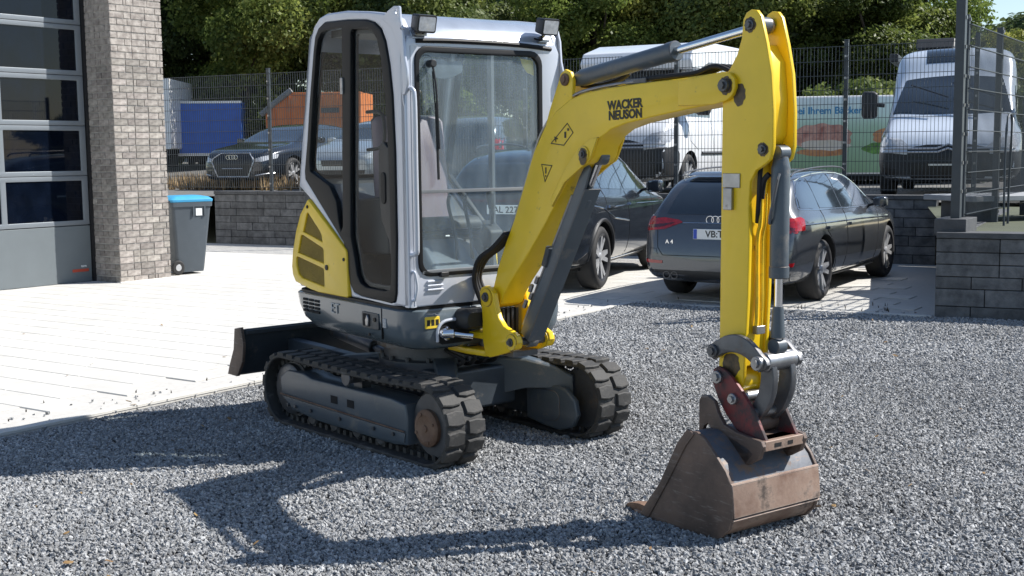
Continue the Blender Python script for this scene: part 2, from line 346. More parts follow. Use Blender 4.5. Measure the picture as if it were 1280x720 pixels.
# ================================================================ EXCAVATOR
exc = thing("mini_excavator", "yellow and silver mini excavator with rubber tracks and a rusty bucket resting on the gravel", "excavator",
            (-.452, 7.127, 0), R(-49))
rootM = Matrix.Translation((-.452, 7.127, 0)) @ Matrix.Rotation(R(-49), 4, 'Z')
upM = Matrix.Translation((-.43, 7.12, 0)) @ Matrix.Rotation(R(-54), 4, 'Z')
T_UC = Matrix.Identity(4); T_UP = rootM.inverted() @ upM

def track_path(s):
    """stadium loop: returns x, z, normal angle"""
    a, r = .690, .205; c = .215; h = math.pi*r; L = 4*a+2*h; s %= L
    if s < 2*a: return (-a+s, c+r-.012*math.sin(math.pi*s/(2*a)), math.pi/2)
    s -= 2*a
    if s < h: t = math.pi/2-s/r; return (a+r*math.cos(t), c+r*math.sin(t), t)
    s -= h
    if s < 2*a: return (a-s, c-r, -math.pi/2)
    s -= 2*a; t = -math.pi/2-s/r; return (-a+r*math.cos(t), c+r*math.sin(t), t)
TL = 4*.690+2*math.pi*.205
lug_me = None
def make_track(yc, TT):
    global lug_me
    setT(TT); hw = .1175; n = 132; bm = B(); rings = []
    for i in range(n):
        x, z, t = track_path(TL*i/n); nx, nz = math.cos(t), math.sin(t); ring = []
        for dn, y in ((-.016, -hw+.006), (-.010, -hw), (.0, -hw), (.006, -hw+.008), (.006, hw-.008), (.0, hw), (-.010, hw), (-.016, hw-.006)):
            ring.append(bm.verts.new((x+nx*dn, yc+y, z+nz*dn)))
        rings.append(ring)
    for i in range(n):
        a, b = rings[i], rings[(i+1) % n]
        for k in range(8): bm.faces.new((a[k], a[(k+1) % 8], b[(k+1) % 8], b[k]))
    bmesh.ops.recalc_face_normals(bm, faces=bm.faces)
    tr = mk("track", bm, "rubber", exc)
    if lug_me is None:
        b = B(); base = [(-.036, .002), (.034, .002), (.046, .045), (.036, .110), (-.030, .110), (-.040, .052)]
        vb = [b.verts.new((x, y, -.004)) for x, y in base]
        vm = [b.verts.new((x*.95, .004+y*.96, .012)) for x, y in base]
        vt = [b.verts.new((x*.80, .007+y*.92, .016)) for x, y in base]
        for p, q in ((vb, vm), (vm, vt)):
            for k in range(6): b.faces.new((p[k], p[(k+1) % 6], q[(k+1) % 6], q[k]))
        b.faces.new(vt); bmesh.ops.recalc_face_normals(b, faces=b.faces)
        lug_me = bpy.data.meshes.new("track_lug"); b.to_mesh(lug_me); b.free(); lug_me.materials.append(MATS["rubber"])
    m = 42
    for row in (-1, 1):
        for i in range(m):
            x, z, t = track_path(TL*(i+.5*(row > 0))/m)
            o = bpy.data.objects.new("track_lug", lug_me); COL.objects.link(o); o.parent = tr
            zx = Vector((math.cos(t), 0, math.sin(t))); yy = Vector((0, row, 0)); xx = yy.cross(zx)
            M = Matrix((xx, yy, zx)).transposed().to_4x4(); M.translation = Vector((x, yc+row*.007, z))+zx*.004
            o.matrix_local = TT @ M
    # belt drive teeth on the inside, joined
    b = B()
    for i in range(64):
        x, z, t = track_path(TL*i/64); M = Matrix.Translation((x, yc, z)) @ Matrix.Rotation(math.pi/2-t, 4, 'Y')
        for sy in (-1, 1): box(b, -.014, .014, sy*.035-.012, sy*.035+.012, -.045, -.010, M)
    g = mk("drive_teeth", b, "rubber", exc, smooth=False); g.parent = tr
    return tr
T_TR = Matrix.Translation((.05, 0, 0)); track_near = make_track(-.5425, T_TR); track_far = make_track(.4825, Matrix.Translation((.09, 0, 0)))

def track_frame(yc, side):
    # long side cover
    top = [(-.70, .20), (-.71, .285), (-.62, .335), (-.45, .335), (-.36, .315), (.42, .315), (.555, .30), (.57, .22), (.565, .085), (.45, .070), (-.28, .075), (-.58, .10), (-.66, .16)]
    b = plate([top], yc-.085, yc+.085, .012)
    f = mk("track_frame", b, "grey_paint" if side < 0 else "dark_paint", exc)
    yo = yc+side*.085
    # proud lower ledge with its rusty seam, two openings, bolts
    b = plate([[(-.68, .175), (.558, .150), (.55, .098), (.44, .086), (-.28, .098), (-.57, .118)]], yo-.008, yo+.012, .004); o = mk("ledge", b, "grey_paint", exc); o.parent = f
    b = B(); tube(b, [(-.69, yo+side*.010, .186), (.555, yo+side*.010, .158)], .004, 6); o = mk("weld_seam", b, "rust", exc); o.parent = f
    for x in (-.12, .045):
        b = plate([rrect(x-.032, x+.032, .205, .250, .008)], yo-.002, yo+.0035*1.2, .001) if False else B()
        box(b, x-.033, x+.033, yo-.003, yo+.0035, .207, .250); o = mk("opening", b, "underbody", exc); o.parent = f
    b = B()
    for x in (-.60, -.52, -.35, -.05, .28, .46): cyl(b, (x, yo, .132), (x, yo+side*.020, .132), .011, 6)
    o = mk("bolt_row", b, "dark_steel", exc); o.parent = f
    # idler, sprocket, rollers
    b = B(); s = side
    lathe(b, (.735, yc-.04, .215), (.735, yc+.04, .215), [(0, 0), (0, .165), (.02, .18), (.06, .18), (.08, .165), (.08, 0)], 36)
    o = mk("front_idler", b, "dark_steel", exc)
    b = B(); lathe(b, (.700, yo-s*.06, .195), (.700, yo-s*.012, .195), [(0, 0), (0, .098), (.035, .098), (.044, .088), (.046, .07), (.043, .066), (.043, .02), (.05, .018), (.05, 0)], 36)
    for k in range(4): a = k*math.pi/2+.4; cyl(b, (.700+.075*math.cos(a), yo-s*.02, .195+.075*math.sin(a)), (.700+.075*math.cos(a), yo-s*.008, .195+.075*math.sin(a)), .009, 6)
    o = mk("idler_hub", b, "rust", exc)
    b = B()
    lathe(b, (-.640, yc-.03, .215), (-.640, yc+.03, .215), [(0, 0), (0, .17), (.06, .17), (.06, 0)], 36)
    for i in range(11):
        a = 2*math.pi*i/11; M = Matrix.Translation((-.640, yc, .215)) @ Matrix.Rotation(a, 4, 'Y'); box(b, -.02, .02, -.02, .02, .15, .198, M)
    lathe(b, (-.640, yo-s*.06, .215), (-.640, yo-s*.012, .215), [(0, 0), (0, .15), (.035, .15), (.048, .13), (.048, 0)], 36)
    o = mk("drive_sprocket", b, "dark_steel", exc)
    b = B(); cyl(b, (.04, yc-.09, .375), (.04, yc+.10, .375), .034, 20, c=.006); cyl(b, (.04, yo-.02, .375), (.04, yo+s*.028, .375), .045, 24, c=.006)
    box(b, .0, .08, yc-.03, yc+.03, .31, .37); o = mk("carrier_roller", b, "dark_steel", exc)
    for x in (-.42, -.19, .04, .27):
        b = B(); cyl(b, (x, yc-.05, .075), (x, yc+.05, .075), .05, 20, c=.01); mk("track_roller", b, "dark_steel", exc)
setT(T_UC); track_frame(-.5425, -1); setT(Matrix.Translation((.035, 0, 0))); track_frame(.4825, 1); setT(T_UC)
# inner side of the far frame: rounded motor cover
b = plate([[(.42, .27), (.62, .29), (.74, .28), (.82, .22), (.84, .14), (.80, .07), (.70, .035), (.56, .045), (.42, .07)]], .335, .375, .012, sm=False)
bb = plate([rrect(.47, .70, .085, .255, .05)], .329, .345, .004, bm=b); mk("motor_cover", bb, "grey_paint", exc)

# centre chassis
setT(T_UC)
b = B(); rings = []
box(b, -.42, .42, -.26, .26, .17, .40)
o = mk("chassis", b, "dark_paint", exc, bevel=.02)
for fx_ in (1, -1):
    for s in (-1, 1):
        b = B(); rings = []; nx_, ny_ = .64, -.77*s
        for f, y0_, zt, zb, w in ((.02, .0, .462, .20, .07), (.26, .13*s, .455, .20, .07), (.48, .29*s, .435, .265, .055), (.62, .385*s, .395, .27, .05), (.70, .45*s, .345, .20, .045)):
            if fx_ < 0: zt -= .03; w *= .8
            rings.append([(fx_*(f-nx_*w), y0_-ny_*w, zb), (fx_*(f+nx_*w), y0_+ny_*w, zb), (fx_*(f+nx_*w), y0_+ny_*w, zt-.012), (fx_*(f+nx_*w*.8), y0_+ny_*w*.8, zt), (fx_*(f-nx_*w), y0_-ny_*w, zt)])
        loft(rings, b); mk("chassis_beam", b, "grey_paint", exc, bevel=.006)
b = B(); lathe(b, (0, 0, .38), (0, 0, .58), [(0, 0), (0, .33), (.05, .33), (.06, .30), (.12, .30), (.125, .34), (.18, .34), (.20, .30), (.20, 0)], 48); mk("slew_ring", b, "dark_steel", exc)
b = B()
for i in range(16):
    a = 2*math.pi*i/16; cyl(b, (.315*math.cos(a), .315*math.sin(a), .42), (.315*math.cos(a), .315*math.sin(a), .455), .012, 6)
mk("slew_bolts", b, "dark_steel", exc)
# hoses under the body
for k in range(5):
    b = B(); y = -.1+.05*k
    tube(b, [(.18, y, .52), (.34, y*1.4-.03, .50), (.46, y*1.6, .47+.01*k), (.40, y*1.7+.02, .43), (.28, y, .42)], .011, 8, 5); mk("hydraulic_hose", b, "rubber_black", exc)

# dozer blade at the back
prof = []
for i in range(9):
    t = i/8; z = .235+.295*t; prof.append((-1.235+.13*math.sin(t*1.45)-.0*t, z))
back = [(x+.022, z) for x, z in prof][::-1]
b = plate([prof+back], -.66, .65, .002); bl = mk("dozer_blade", b, "dark_paint", exc)
for y in (-.665, .655):
    b = plate([[(-1.27, .232), (-1.245, .29), (-1.185, .40), (-1.165, .53), (-1.085, .545), (-1.06, .44), (-1.08, .33), (-1.15, .232)]], y-.008, y+.012, .003)
    o = mk("end_plate", b, "bucket_side", exc); o.parent = bl
b = B(); box(b, -1.245, -1.215, -.655, .645, .225, .262); o = mk("cutting_edge", b, "steel", exc); o.parent = bl
b = B(); box(b, -1.12, -1.07, -.64, .63, .495, .525); o = mk("top_rail", b, "dark_paint", exc, bevel=.006); o.parent = bl
for s in (-1, 1):
    b = B(); rings = []
    for f, y0_, zt, zb in ((-1.10, .30*s, .44, .30), (-.75, .30*s, .43, .33), (-.38, .20*s, .38, .26)):
        rings.append([(f, y0_-.035, zb), (f, y0_+.035, zb), (f, y0_+.035, zt), (f, y0_-.035, zt)])
    loft(rings, b); mk("blade_arm", b, "dark_paint", exc, bevel=.006)
b = B(); cyl(b, (-1.07, 0, .46), (-.62, 0, .40), .045, 20, c=.006); cyl(b, (-.64, 0, .40), (-.38, 0, .36), .022, 16); mk("blade_cylinder", b, "dark_steel", exc)

# ------------------------------------------------ upper body
setT(T_UP)
def plan(x0, x1, w, r0, r1, z, n=7):
    """rounded-rectangle plan ring; r0 = rear corner radius, r1 = front corner radius"""
    out = []
    for cx, cy, a0, r in ((x1-r1, w-r1, 0, r1), (x0+r0, w-r0, 90, r0), (x0+r0, -w+r0, 180, r0), (x1-r1, -w+r1, 270, r1)):
        for i in range(n+1):
            a = R(a0+90*i/n); out.append((cx+r*math.cos(a), cy+r*math.sin(a), z))
    return out
b = loft([plan(-.60, .49, .44, .12, .10, .555), plan(-.70, .515, .49, .15, .11, .575), plan(-.79, .53, .52, .15, .12, .63), plan(-.835, .533, .53, .15, .12, .70), plan(-.86, .53, .53, .15, .12, .768), plan(-.855, .52, .52, .15, .12, .776)])
sk = mk("body_skirt", b, "skirt_paint", exc, angle=50)
b = loft([plan(-.845, .515, .512, .15, .115, .772), plan(-.845, .515, .512, .15, .115, .790)]); mk("trim_strip", b, "black_seal", exc)
# skirt details on the visible side
def side_pt(x, z, off=0.): return (x, -.53-off, z)
b = B()
for k in range(3):
    for j in range(4): box(b, -.67+.075*k, -.615+.075*k, -.5345, -.50, .665+.022*j, .679+.022*j)
o = mk("louvre_slots", b, "underbody", exc); o.parent = sk
b = plate([rrect(.05, .235, .645, .735, .012)], -.536, -.522, .003); o = mk("latch_plate", b, "dark_paint", exc); o.parent = sk
b = plate([rrect(.065, .145, .655, .725, .008)], -.5375, -.53, .001); o = mk("latch_recess", b, "underbody", exc); o.parent = sk
b = plate([[(.11, .66), (.135, .66), (.14, .70), (.125, .722), (.105, .69)]], -.548, -.534, .003); o = mk("latch_handle", b, "steel", exc); o.parent = sk
b = B(); cyl(b, (.198, -.53, .70), (.198, -.542, .70), .012, 16); cyl(b, (.13, -.53, .612), (.13, -.538, .612), .008, 12); o = mk("lock_barrel", b, "black_seal", exc); o.parent = sk
b = plate([[(.260, .60), (.2635, .60), (.2635, .768), (.260, .768)]], -.5335, -.52, .0005); o = mk("panel_gap", b, "underbody", exc); o.parent = sk
b = text_bm("ET", .085, .0015, .0, 0, 1.15); put(b, (-.265, -.5335, .715), (1, 0, 0), (0, 0, 1)); o = mk("lettering", b, "grey_print", exc, smooth=False); o.parent = sk
b = text_bm("24", .05, .001, .002); put(b, (-.42, -.533, .715), (1, 0, 0), (0, 0, 1)); b.free()
b = plate([rrect(.275, .31, .665, .715, .004)], -.534, -.525, .001); o = mk("grey_sticker", b, "grey_print", exc); o.parent = sk
# front of the skirt: sticker, swing cylinder recess
b = plate([rrect(-.425, -.335, .675, .738, .006)], .528, .536, .001, 'YZ'); o = mk("yellow_sticker", b, "sticker_yellow", exc); o.parent = sk
b = B()
for k in range(3): box(b, .5355, .5368, -.415+.027*k, -.395+.027*k, .69, .722)
o = mk("sticker_print", b, "black_print", exc); o.parent = sk
b = plate([[(-.345, .60), (-.345, .66), (-.32, .695), (-.27, .705), (-.13, .705), (-.13, .585), (-.32, .582)]], .526, .5345, .002, 'YZ'); o = mk("cylinder_recess", b, "underbody", exc); o.parent = sk
b = B(); tube(b, [(.534, -.35, .60), (.538, -.35, .665), (.538, -.322, .70), (.538, -.27, .712), (.536, -.13, .712)], .009, 8, 4); o = mk("recess_rim", b, "silver_paint", exc); o.parent = sk
b = B(); cyl(b, (.50, -.31, .642), (.56, -.295, .642), .038, 20, c=.008); cyl(b, (.545, -.30, .642), (.62, -.18, .625), .016, 14); cyl(b, (.545, -.33, .642), (.575, -.27, .642), .026, 14, c=.005); mk("swing_cylinder", b, "chrome", exc)
b = loft([[(.50, y, z) for y, z in rrect(-.24, -.05, .655, .77, .04)], [(.60, y, z) for y, z in rrect(-.235, -.06, .66, .765, .04)], [(.625, y, z) for y, z in rrect(-.215, -.08, .675, .75, .03)]])
mk("rubber_cover", b, "black_plastic", exc)

# rear hood with its dark shell and the yellow side panels
hood = [(-.862, .79), (-.872, .98), (-.835, 1.17), (-.74, 1.385), (-.66, 1.42), (-.50, 1.33), (-.20, 1.10), (-.13, .90), (-.13, .79)]
b = loft([[(x, y*(.5 if True else 1), z) for x, z in hood] for y in (-.96, .96)]) ; b.free()
b = plate([hood], -.475, .475, .05); mk("engine_hood", b, "dark_paint", exc)
yel = [(-.61, 1.325), (-.595, 1.335), (-.145, 1.062), (-.135, 1.045), (-.125, .80), (-.14, .789), (-.50, .79), (-.60, .80), (-.79, .83), (-.825, .87), (-.835, .92), (-.815, 1.02), (-.765, 1.14), (-.70, 1.245)]
v1 = [(-.615, 1.245), (-.60, 1.255), (-.46, 1.155), (-.435, 1.13), (-.425, 1.09), (-.67, 1.14)]
v2 = [(-.70, 1.115), (-.68, 1.12), (-.425, 1.055), (-.415, 1.04), (-.415, .965), (-.745, 1.01)]
v3 = [(-.77, .975), (-.755, .985), (-.425, .935), (-.415, .925), (-.415, .835), (-.43, .83), (-.70, .86), (-.745, .88), (-.77, .93)]
for s in (-1, 1):
    y0_, y1_ = (-.522, -.478) if s < 0 else (.478, .522)
    b = plate([yel, v1, v2, v3], y0_, y1_, .008); yp = mk("side_panel", b, "yellow_paint", exc)
    b = plate([[(x*1.02+.01, 1.04*(z-1.06)+1.06) for x, z in yel]], s*.505-.02 if s < 0 else .485, s*.505+.018 if s < 0 else .525-.022, .004); b.free()
    for v in (v1, v2, v3):
        cx = sum(p[0] for p in v)/len(v); cz = sum(p[1] for p in v)/len(v)
        b = plate([[(cx+(x-cx)*1.02, cz+(z-cz)*1.02) for x, z in v]], s*.498-.003, s*.498+.003, .001); o = mk("vent_backing", b, "underbody", exc); o.parent = yp
        # expanded-metal grid
        b = B(); xs = [p[0] for p in v]; zs = [p[1] for p in v]; step = .014
        def inside(x, z, poly=v):
            c = False; n = len(poly)
            for i in range(n):
                (xa, za), (xb, zb) = poly[i], poly[(i+1) % n]
                if (za > z) != (zb > z) and x < (xb-xa)*(z-za)/(zb-za)+xa: c = not c
            return c
        for sg in (-1, 1):
            k = -60
            while k < 60:
                pts = []
                for j in range(160):
                    x = min(xs)+(max(xs)-min(xs))*j/159; z = cz+k*step+sg*(x-cx)
                    if inside(x, z): pts.append((x, z))
                if len(pts) > 1:
                    (xa, za), (xb, zb) = pts[0], pts[-1]; w = .0022
                    vv = [b.verts.new((xa, s*.512, za-w)), b.verts.new((xb, s*.512, zb-w)), b.verts.new((xb, s*.512, zb+w)), b.verts.new((xa, s*.512, za+w))]; b.faces.new(vv)
                k += 1
        r = bmesh.ops.extrude_face_region(b, geom=b.faces[:]); bmesh.ops.translate(b, vec=(0, -s*.004, 0), verts=[e for e in r['geom'] if isinstance(e, bmesh.types.BMVert)])
        o = mk("vent_mesh", b, "yellow_paint" if False else "mesh_brown", exc, smooth=False) if "mesh_brown" in MATS else mk("vent_mesh", b, "black_plastic", exc, smooth=False)
        o["kind"] = "stuff"; o.parent = yp
    b = B()
    for x, z, r in ((-.375, .945, .016), (-.60, 1.29, .010), (-.165, 1.005, .010)): cyl(b, (x, s*.52, z), (x, s*.527, z), r, 16)
    o = mk("panel_fastener", b, "black_seal", exc); o.parent = yp

# ------------------------------------------------ cab
cabo = [(-.74, 1.41), (-.685, 1.66), (-.62, 1.89), (-.56, 2.17), (-.535, 2.26), (-.49, 2.33), (-.42, 2.372), (-.33, 2.388), (-.1, 2.382), (.15, 2.355), (.36, 2.325), (.45, 2.29), (.495, 2.23), (.505, 2.17), (.512, 1.56), (.515, .792), (-.122, .792), (-.135, .90), (-.195, 1.09), (-.62, 1.35)]
wino = [(-.64, 1.45), (-.645, 1.50), (-.60, 1.68), (-.56, 1.89), (-.49, 2.19), (-.465, 2.27), (-.42, 2.315), (-.35, 2.34), (-.1, 2.33), (.12, 2.312), (.21, 2.29), (.28, 2.25), (.325, 2.18), (.36, 2.06), (.385, 1.90), (.40, 1.6), (.40, 1.15), (.385, .86), (.37, .815), (.33, .80), (.0, .812), (-.08, .825), (-.12, .87), (-.145, .98), (-.185, 1.10)]
pane_r = [(-.575, 1.50), (-.58, 1.56), (-.535, 1.80), (-.505, 1.96), (-.455, 2.19), (-.43, 2.25), (-.39, 2.285), (-.33, 2.297), (-.145, 2.295), (-.19, 1.19), (-.215, 1.16), (-.235, 1.21), (-.26, 1.33), (-.34, 1.42)]
pane_d = [(-.045, 2.26), (-.03, 2.275), (.14, 2.265), (.19, 2.25), (.24, 2.20), (.275, 2.10), (.31, 1.90), (.33, 1.68), (.335, 1.50), (.34, 1.10), (.335, .915), (.315, .875), (.27, .862), (.06, .865), (.00, .885), (-.035, .925), (-.06, 1.02), (-.10, 1.14), (-.085, 1.5)]
cab = None
for s in (-1, 1):
    b = plate([cabo, wino], *((-.505, -.455) if s < 0 else (.455, .505)), .012)
    o = mk("cab", b, "silver_paint", exc) if s < 0 else mk("cab_side_frame", b, "silver_paint", exc)
    if s < 0: cab = o
    else: o.parent = cab
    if s < 0:
        b = plate([wino, pane_r, pane_d], -.512, -.478, .006); o = mk("side_window_frame", b, "black_seal", exc); o.parent = cab
        b = plate([pane_r], -.492, -.487, .0005); o = mk("side_window_pane", b, "cab_glass_side", exc, smooth=False); o.parent = cab
        b = plate([pane_d], -.492, -.487, .0005); o = mk("door_pane", b, "cab_glass_side", exc, smooth=False); o.parent = cab
        # inner door frame edge, lock panel
        pi = [(.0+(x-.12)*.90+.12, 1.56+(z-1.56)*.965) for x, z in pane_d]
        b = plate([pane_d, pi], -.484, -.468, .003); o = mk("door_frame", b, "interior_grey", exc); o.parent = cab
        lock = [(.21, 1.60), (.235, 1.655), (.27, 1.66), (.30, 1.635), (.34, 1.63), (.345, .98), (.32, 1.02), (.30, 1.14), (.23, 1.24), (.205, 1.38)]
        b = plate([lock], -.50, -.470, .006, sm=False); o = mk("lock_panel", b, "black_plastic", exc); o.parent = cab
        b = plate([rrect(.235, .285, 1.33, 1.50, .024)], -.506, -.49, .004); o = mk("door_lock", b, "black_seal", exc); o.parent = cab
        b = B(); box(b, -.165, -.135, -.522, -.505, 1.93, 2.02); o = mk("window_latch", b, "steel", exc, bevel=.004); o.parent = cab
    else:
        b = plate([wino, [(x*.93-.01, 1.6+(z-1.6)*.93) for x, z in wino]], .478, .512, .006); o = mk("side_window_frame", b, "black_seal", exc); o.parent = cab
        b = plate([[(x*.94-.01, 1.6+(z-1.6)*.94) for x, z in wino]], .487, .491, .0005); o = mk("side_window_pane", b, "cab_glass_side", exc, smooth=False); o.parent = cab
        b = B(); box(b, -.13, -.09, .46, .48, .85, 2.3); o = mk("window_post", b, "interior_light", exc); o.parent = cab
# roof shell
roof = [(-.55, 2.21), (-.50, 2.31), (-.42, 2.368), (-.33, 2.384), (-.1, 2.379), (.15, 2.352), (.34, 2.325), (.43, 2.295), (.485, 2.245), (.515, 2.185), (.49, 2.17), (.40, 2.26), (.20, 2.305), (-.1, 2.335), (-.35, 2.34), (-.47, 2.29), (-.53, 2.19)]
b = plate([roof], -.462, .462, .006); o = mk("roof", b, "roof_paint", exc, angle=60); o.parent = cab
b = B(); box(b, -.40, .36, -.44, .44, 2.26, 2.30); o = mk("headliner", b, "interior_grey", exc); o.parent = cab
# rear frame and window
def yz(rings_z, x): pass
b = plate([[(-.5, 1.38), (-.5, 2.27), (-.46, 2.33), (.46, 2.33), (.5, 2.27), (.5, 1.38)], rrect(-.42, .42, 1.47, 2.22, .07)], -.012, .018, .006, 'YZ')
for v in b.verts: v.co.x += -.735+(v.co.z-1.40)*.215
o = mk("rear_frame", b, "interior_light", exc); o.parent = cab
b = plate([rrect(-.43, .43, 1.46, 2.23, .07)], -.002, .002, .0003, 'YZ')
for v in b.verts: v.co.x += -.735+(v.co.z-1.40)*.215
o = mk("rear_window_pane", b, "cab_glass_side", exc, smooth=False); o.parent = cab
b = plate([rrect(-.44, .44, 1.45, 2.24, .08), rrect(-.415, .415, 1.475, 2.215, .07)], -.01, .022, .003, 'YZ')
for v in b.verts: v.co.x += -.735+(v.co.z-1.40)*.215
o = mk("rear_window_seal", b, "black_seal", exc); o.parent = cab
# front frame: bulges a little forward at the bottom
def fx(z): return .508+.012*math.sin(max(0, min(1, (z-.79)/1.4))*math.pi)
fro = [(-.505, .792), (-.505, 2.16), (-.49, 2.20), (.47, 2.20), (.505, 2.14), (.505, .792)]
frh = rrect(-.445, .368, .958, 2.142, .07)
def front(loops, x0, x1, bev=.004):
    b = plate(loops, x0, x1, bev, 'YZ')
    for v in b.verts: v.co.x += fx(v.co.z)
    return b
o = mk("front_frame", front([fro, frh], -.05, .006, .010), "silver_paint", exc); o.parent = cab
fr2 = rrect(-.425, .345, .975, 2.118, .06)
o = mk("windscreen_seal", front([rrect(-.452, .375, .95, 2.15, .075), fr2], -.01, .014, .005), "black_seal", exc); o.parent = cab
o = mk("windscreen", front([[(-.43, 1.405), (.35, 1.405), (.35, 2.05), (.33, 2.10), (.28, 2.122), (-.37, 2.122), (-.42, 2.10), (-.43, 2.06)]], -.002, .002, .0003), "cab_glass_front", exc, smooth=False); o.parent = cab
o = mk("lower_front_pane", front([[(-.43, .97), (.35, .97), (.35, 1.392), (-.43, 1.392)]], -.006, -.002, .0003), "cab_glass_front", exc, smooth=False); o.parent = cab
o = mk("pane_joint", front([[(-.43, 1.389), (.35, 1.389), (.35, 1.407), (-.43, 1.407)]], -.008, .004, .001), "interior_light", exc); o.parent = cab
o = mk("lower_sill", front([[(-.43, .965), (.35, .965), (.35, .985), (-.43, .985)]], -.01, .014, .003), "interior_light", exc); o.parent = cab
b = B()
for k in range(3):
    z = .925-.022*k; box(b, .505, .528, -.40, -.30, z-.006, z+.004)
o = mk("louvre", b, "silver_paint", exc, bevel=.003); o.parent = cab
b = B(); box(b, .505, .545, -.325, -.275, .945, .972); o = mk("window_stop", b, "black_plastic", exc, bevel=.005); o.parent = cab
# brow with work lamps, lug plates, rails
b = B(); tube(b, [(.515, -.44, 2.175), (.525, -.2, 2.182), (.525, .2, 2.18), (.515, .44, 2.165)], .012, 8, 4); o = mk("brow_trim", b, "black_seal", exc); o.parent = cab
for y, z in ((-.415, 2.262), (.385, 2.285)):
    M = Matrix.Translation((.555, y, z)) @ Matrix.Rotation(R(14), 4, 'Y')
    b = loft([[M @ Vector((x, a, c)) for a, c in rrect(-hw, hw, -hh, hh, .012)] for x, hw, hh in ((-.055, .035, .028), (-.035, .052, .040), (.030, .058, .046), (.036, .056, .044))])
    o = mk("work_lamp", b, "black_plastic", exc); o.parent = cab
    b = loft([[M @ Vector((x, a, c)) for a, c in rrect(-hw, hw, -hh, hh, .008)] for x, hw, hh in ((.030, .048, .036), (.039, .048, .036))])
    o = mk("lamp_lens", b, "lamp_glass", exc); o.parent = cab
    b = B(); tube(b, [(.50, y-.03, 2.215), (.52, y, 2.235), (.54, y, 2.26)], .010, 8); box(b, .47, .53, y-.035, y+.035, 2.20, 2.215)
    o = mk("lamp_bracket", b, "steel", exc); o.parent = cab
b = B(); tube(b, [(.51, .33, 2.22), (.54, .36, 2.21), (.52, .38, 2.235), (.55, .42, 2.26)], .005, 6, 5); tube(b, [(.51, -.44, 2.20), (.53, -.40, 2.215), (.55, -.37, 2.25)], .005, 6, 5)
o = mk("lamp_cable", b, "black_seal", exc); o.parent = cab
lug = [(.30, 2.32), (.37, 2.37), (.43, 2.395), (.475, 2.395), (.485, 2.375), (.49, 2.30), (.515, 2.21), (.525, 2.10), (.55, 2.02), (.55, 1.95), (.52, 1.90), (.50, 1.90), (.49, 2.1), (.40, 2.28)]
for s in (-1, 1):
    lug = [(x, min(z, 2.362 if s < 0 else 2.315)-(0 if z < 2.3 else .004*k)) for k, (x, z) in enumerate([(.30, 2.30), (.37, 2.34), (.43, 2.38), (.475, 2.38), (.485, 2.36), (.49, 2.30), (.515, 2.21), (.525, 2.10), (.55, 2.02), (.55, 1.95), (.52, 1.90), (.50, 1.90), (.49, 2.1), (.40, 2.25)])]
    b = plate([lug] if s > 0 else [lug, circ(.45, 2.325, .012, 12), circ(.50, 2.235, .011, 12)], *((-.516, -.503) if s < 0 else (.503, .516)), .002); o = mk("guard_mount", b, "silver_paint", exc); o.parent = cab
    b = plate([[(-.0, 2.16), (.05, 2.10), (.055, 1.98), (.03, 1.86), (.0, 1.86)]], .500, .512, .002, 'YZ') if False else B()
    ys = s*.505
    b2 = plate([[(ys, 2.16), (ys+s*.022, 2.13), (ys+s*.04, 2.05), (ys+s*.04, 1.92), (ys+s*.02, 1.86), (ys, 1.84)]] if s > 0 else [[(ys, 2.16), (ys, 1.84), (ys-.005, 1.86), (ys-.012, 1.92), (ys-.012, 2.05), (ys-.006, 2.13)]], .49, .502, .002, 'YZ', bm=b)
    o = mk("corner_gusset", b2, "silver_paint", exc); o.parent = cab
b = B(); tube(b, [(.515, -.492, 1.93), (.548, -.485, 1.925), (.56, -.48, 1.86), (.56, -.48, 1.5), (.56, -.48, 1.13), (.55, -.482, 1.08), (.515, -.492, 1.07)], .0125, 10, 5); o = mk("handrail", b, "silver_paint", exc); o.parent = cab
b = B(); tube(b, [(.515, .47, 1.62), (.56, .475, 1.74), (.60, .50, 1.84), (.60, .53, 1.87), (.57, .55, 1.84), (.52, .51, 1.76)], .0135, 10, 5); o = mk("handrail", b, "silver_paint", exc); o.parent = cab
b = B(); tube(b, [(.517, -.488, .98), (.53, -.48, .975), (.535, -.47, .90), (.53, -.48, .84), (.517, -.488, .83)], .008, 8, 4); o = mk("step_hook", b, "silver_paint", exc); o.parent = cab
b = B(); box(b, .5, .518, -.478, -.472, .80, 2.15); o = mk("corner_bead", b, "silver_paint", exc, bevel=.003); o.parent = cab
# wiper
b = B(); tube(b, [(.545, -.36, 2.06), (.553, -.345, 1.95), (.55, -.335, 1.80), (.545, -.325, 1.62)], .006, 8, 3); tube(b, [(.538, -.355, 2.02), (.544, -.35, 1.9), (.542, -.332, 1.65)], .004, 6, 3)
tube(b, [(.534, -.335, 1.86), (.534, -.325, 1.46)], .008, 6); cyl(b, (.51, -.36, 2.06), (.562, -.36, 2.06), .020, 16, c=.004); o = mk("wiper", b, "black_plastic", exc); o.parent = cab
b = B(); tube(b, [(.50, -.42, 2.04), (.50, -.41, 2.09), (.50, -.36, 2.105), (.50, -.32, 2.08)], .004, 6, 5)
o = mk("washer_hose", b, "black_seal", exc); o.parent = cab
b = plate([[(-.37, 2.09), (-.26, 2.085), (-.22, 2.075), (-.15, 2.08), (-.14, 2.03), (-.17, 2.01), (-.22, 1.99), (-.30, 1.99), (-.36, 2.02)]], .486, .496, .002, 'YZ', sm=True); o = mk("wiper_motor_plate", b, "interior_light", exc); o.parent = cab
b = B(); cyl(b, (.49, -.165, 1.995), (.505, -.165, 1.995), .012, 12); o = mk("motor_bolt", b, "black_seal", exc); o.parent = cab
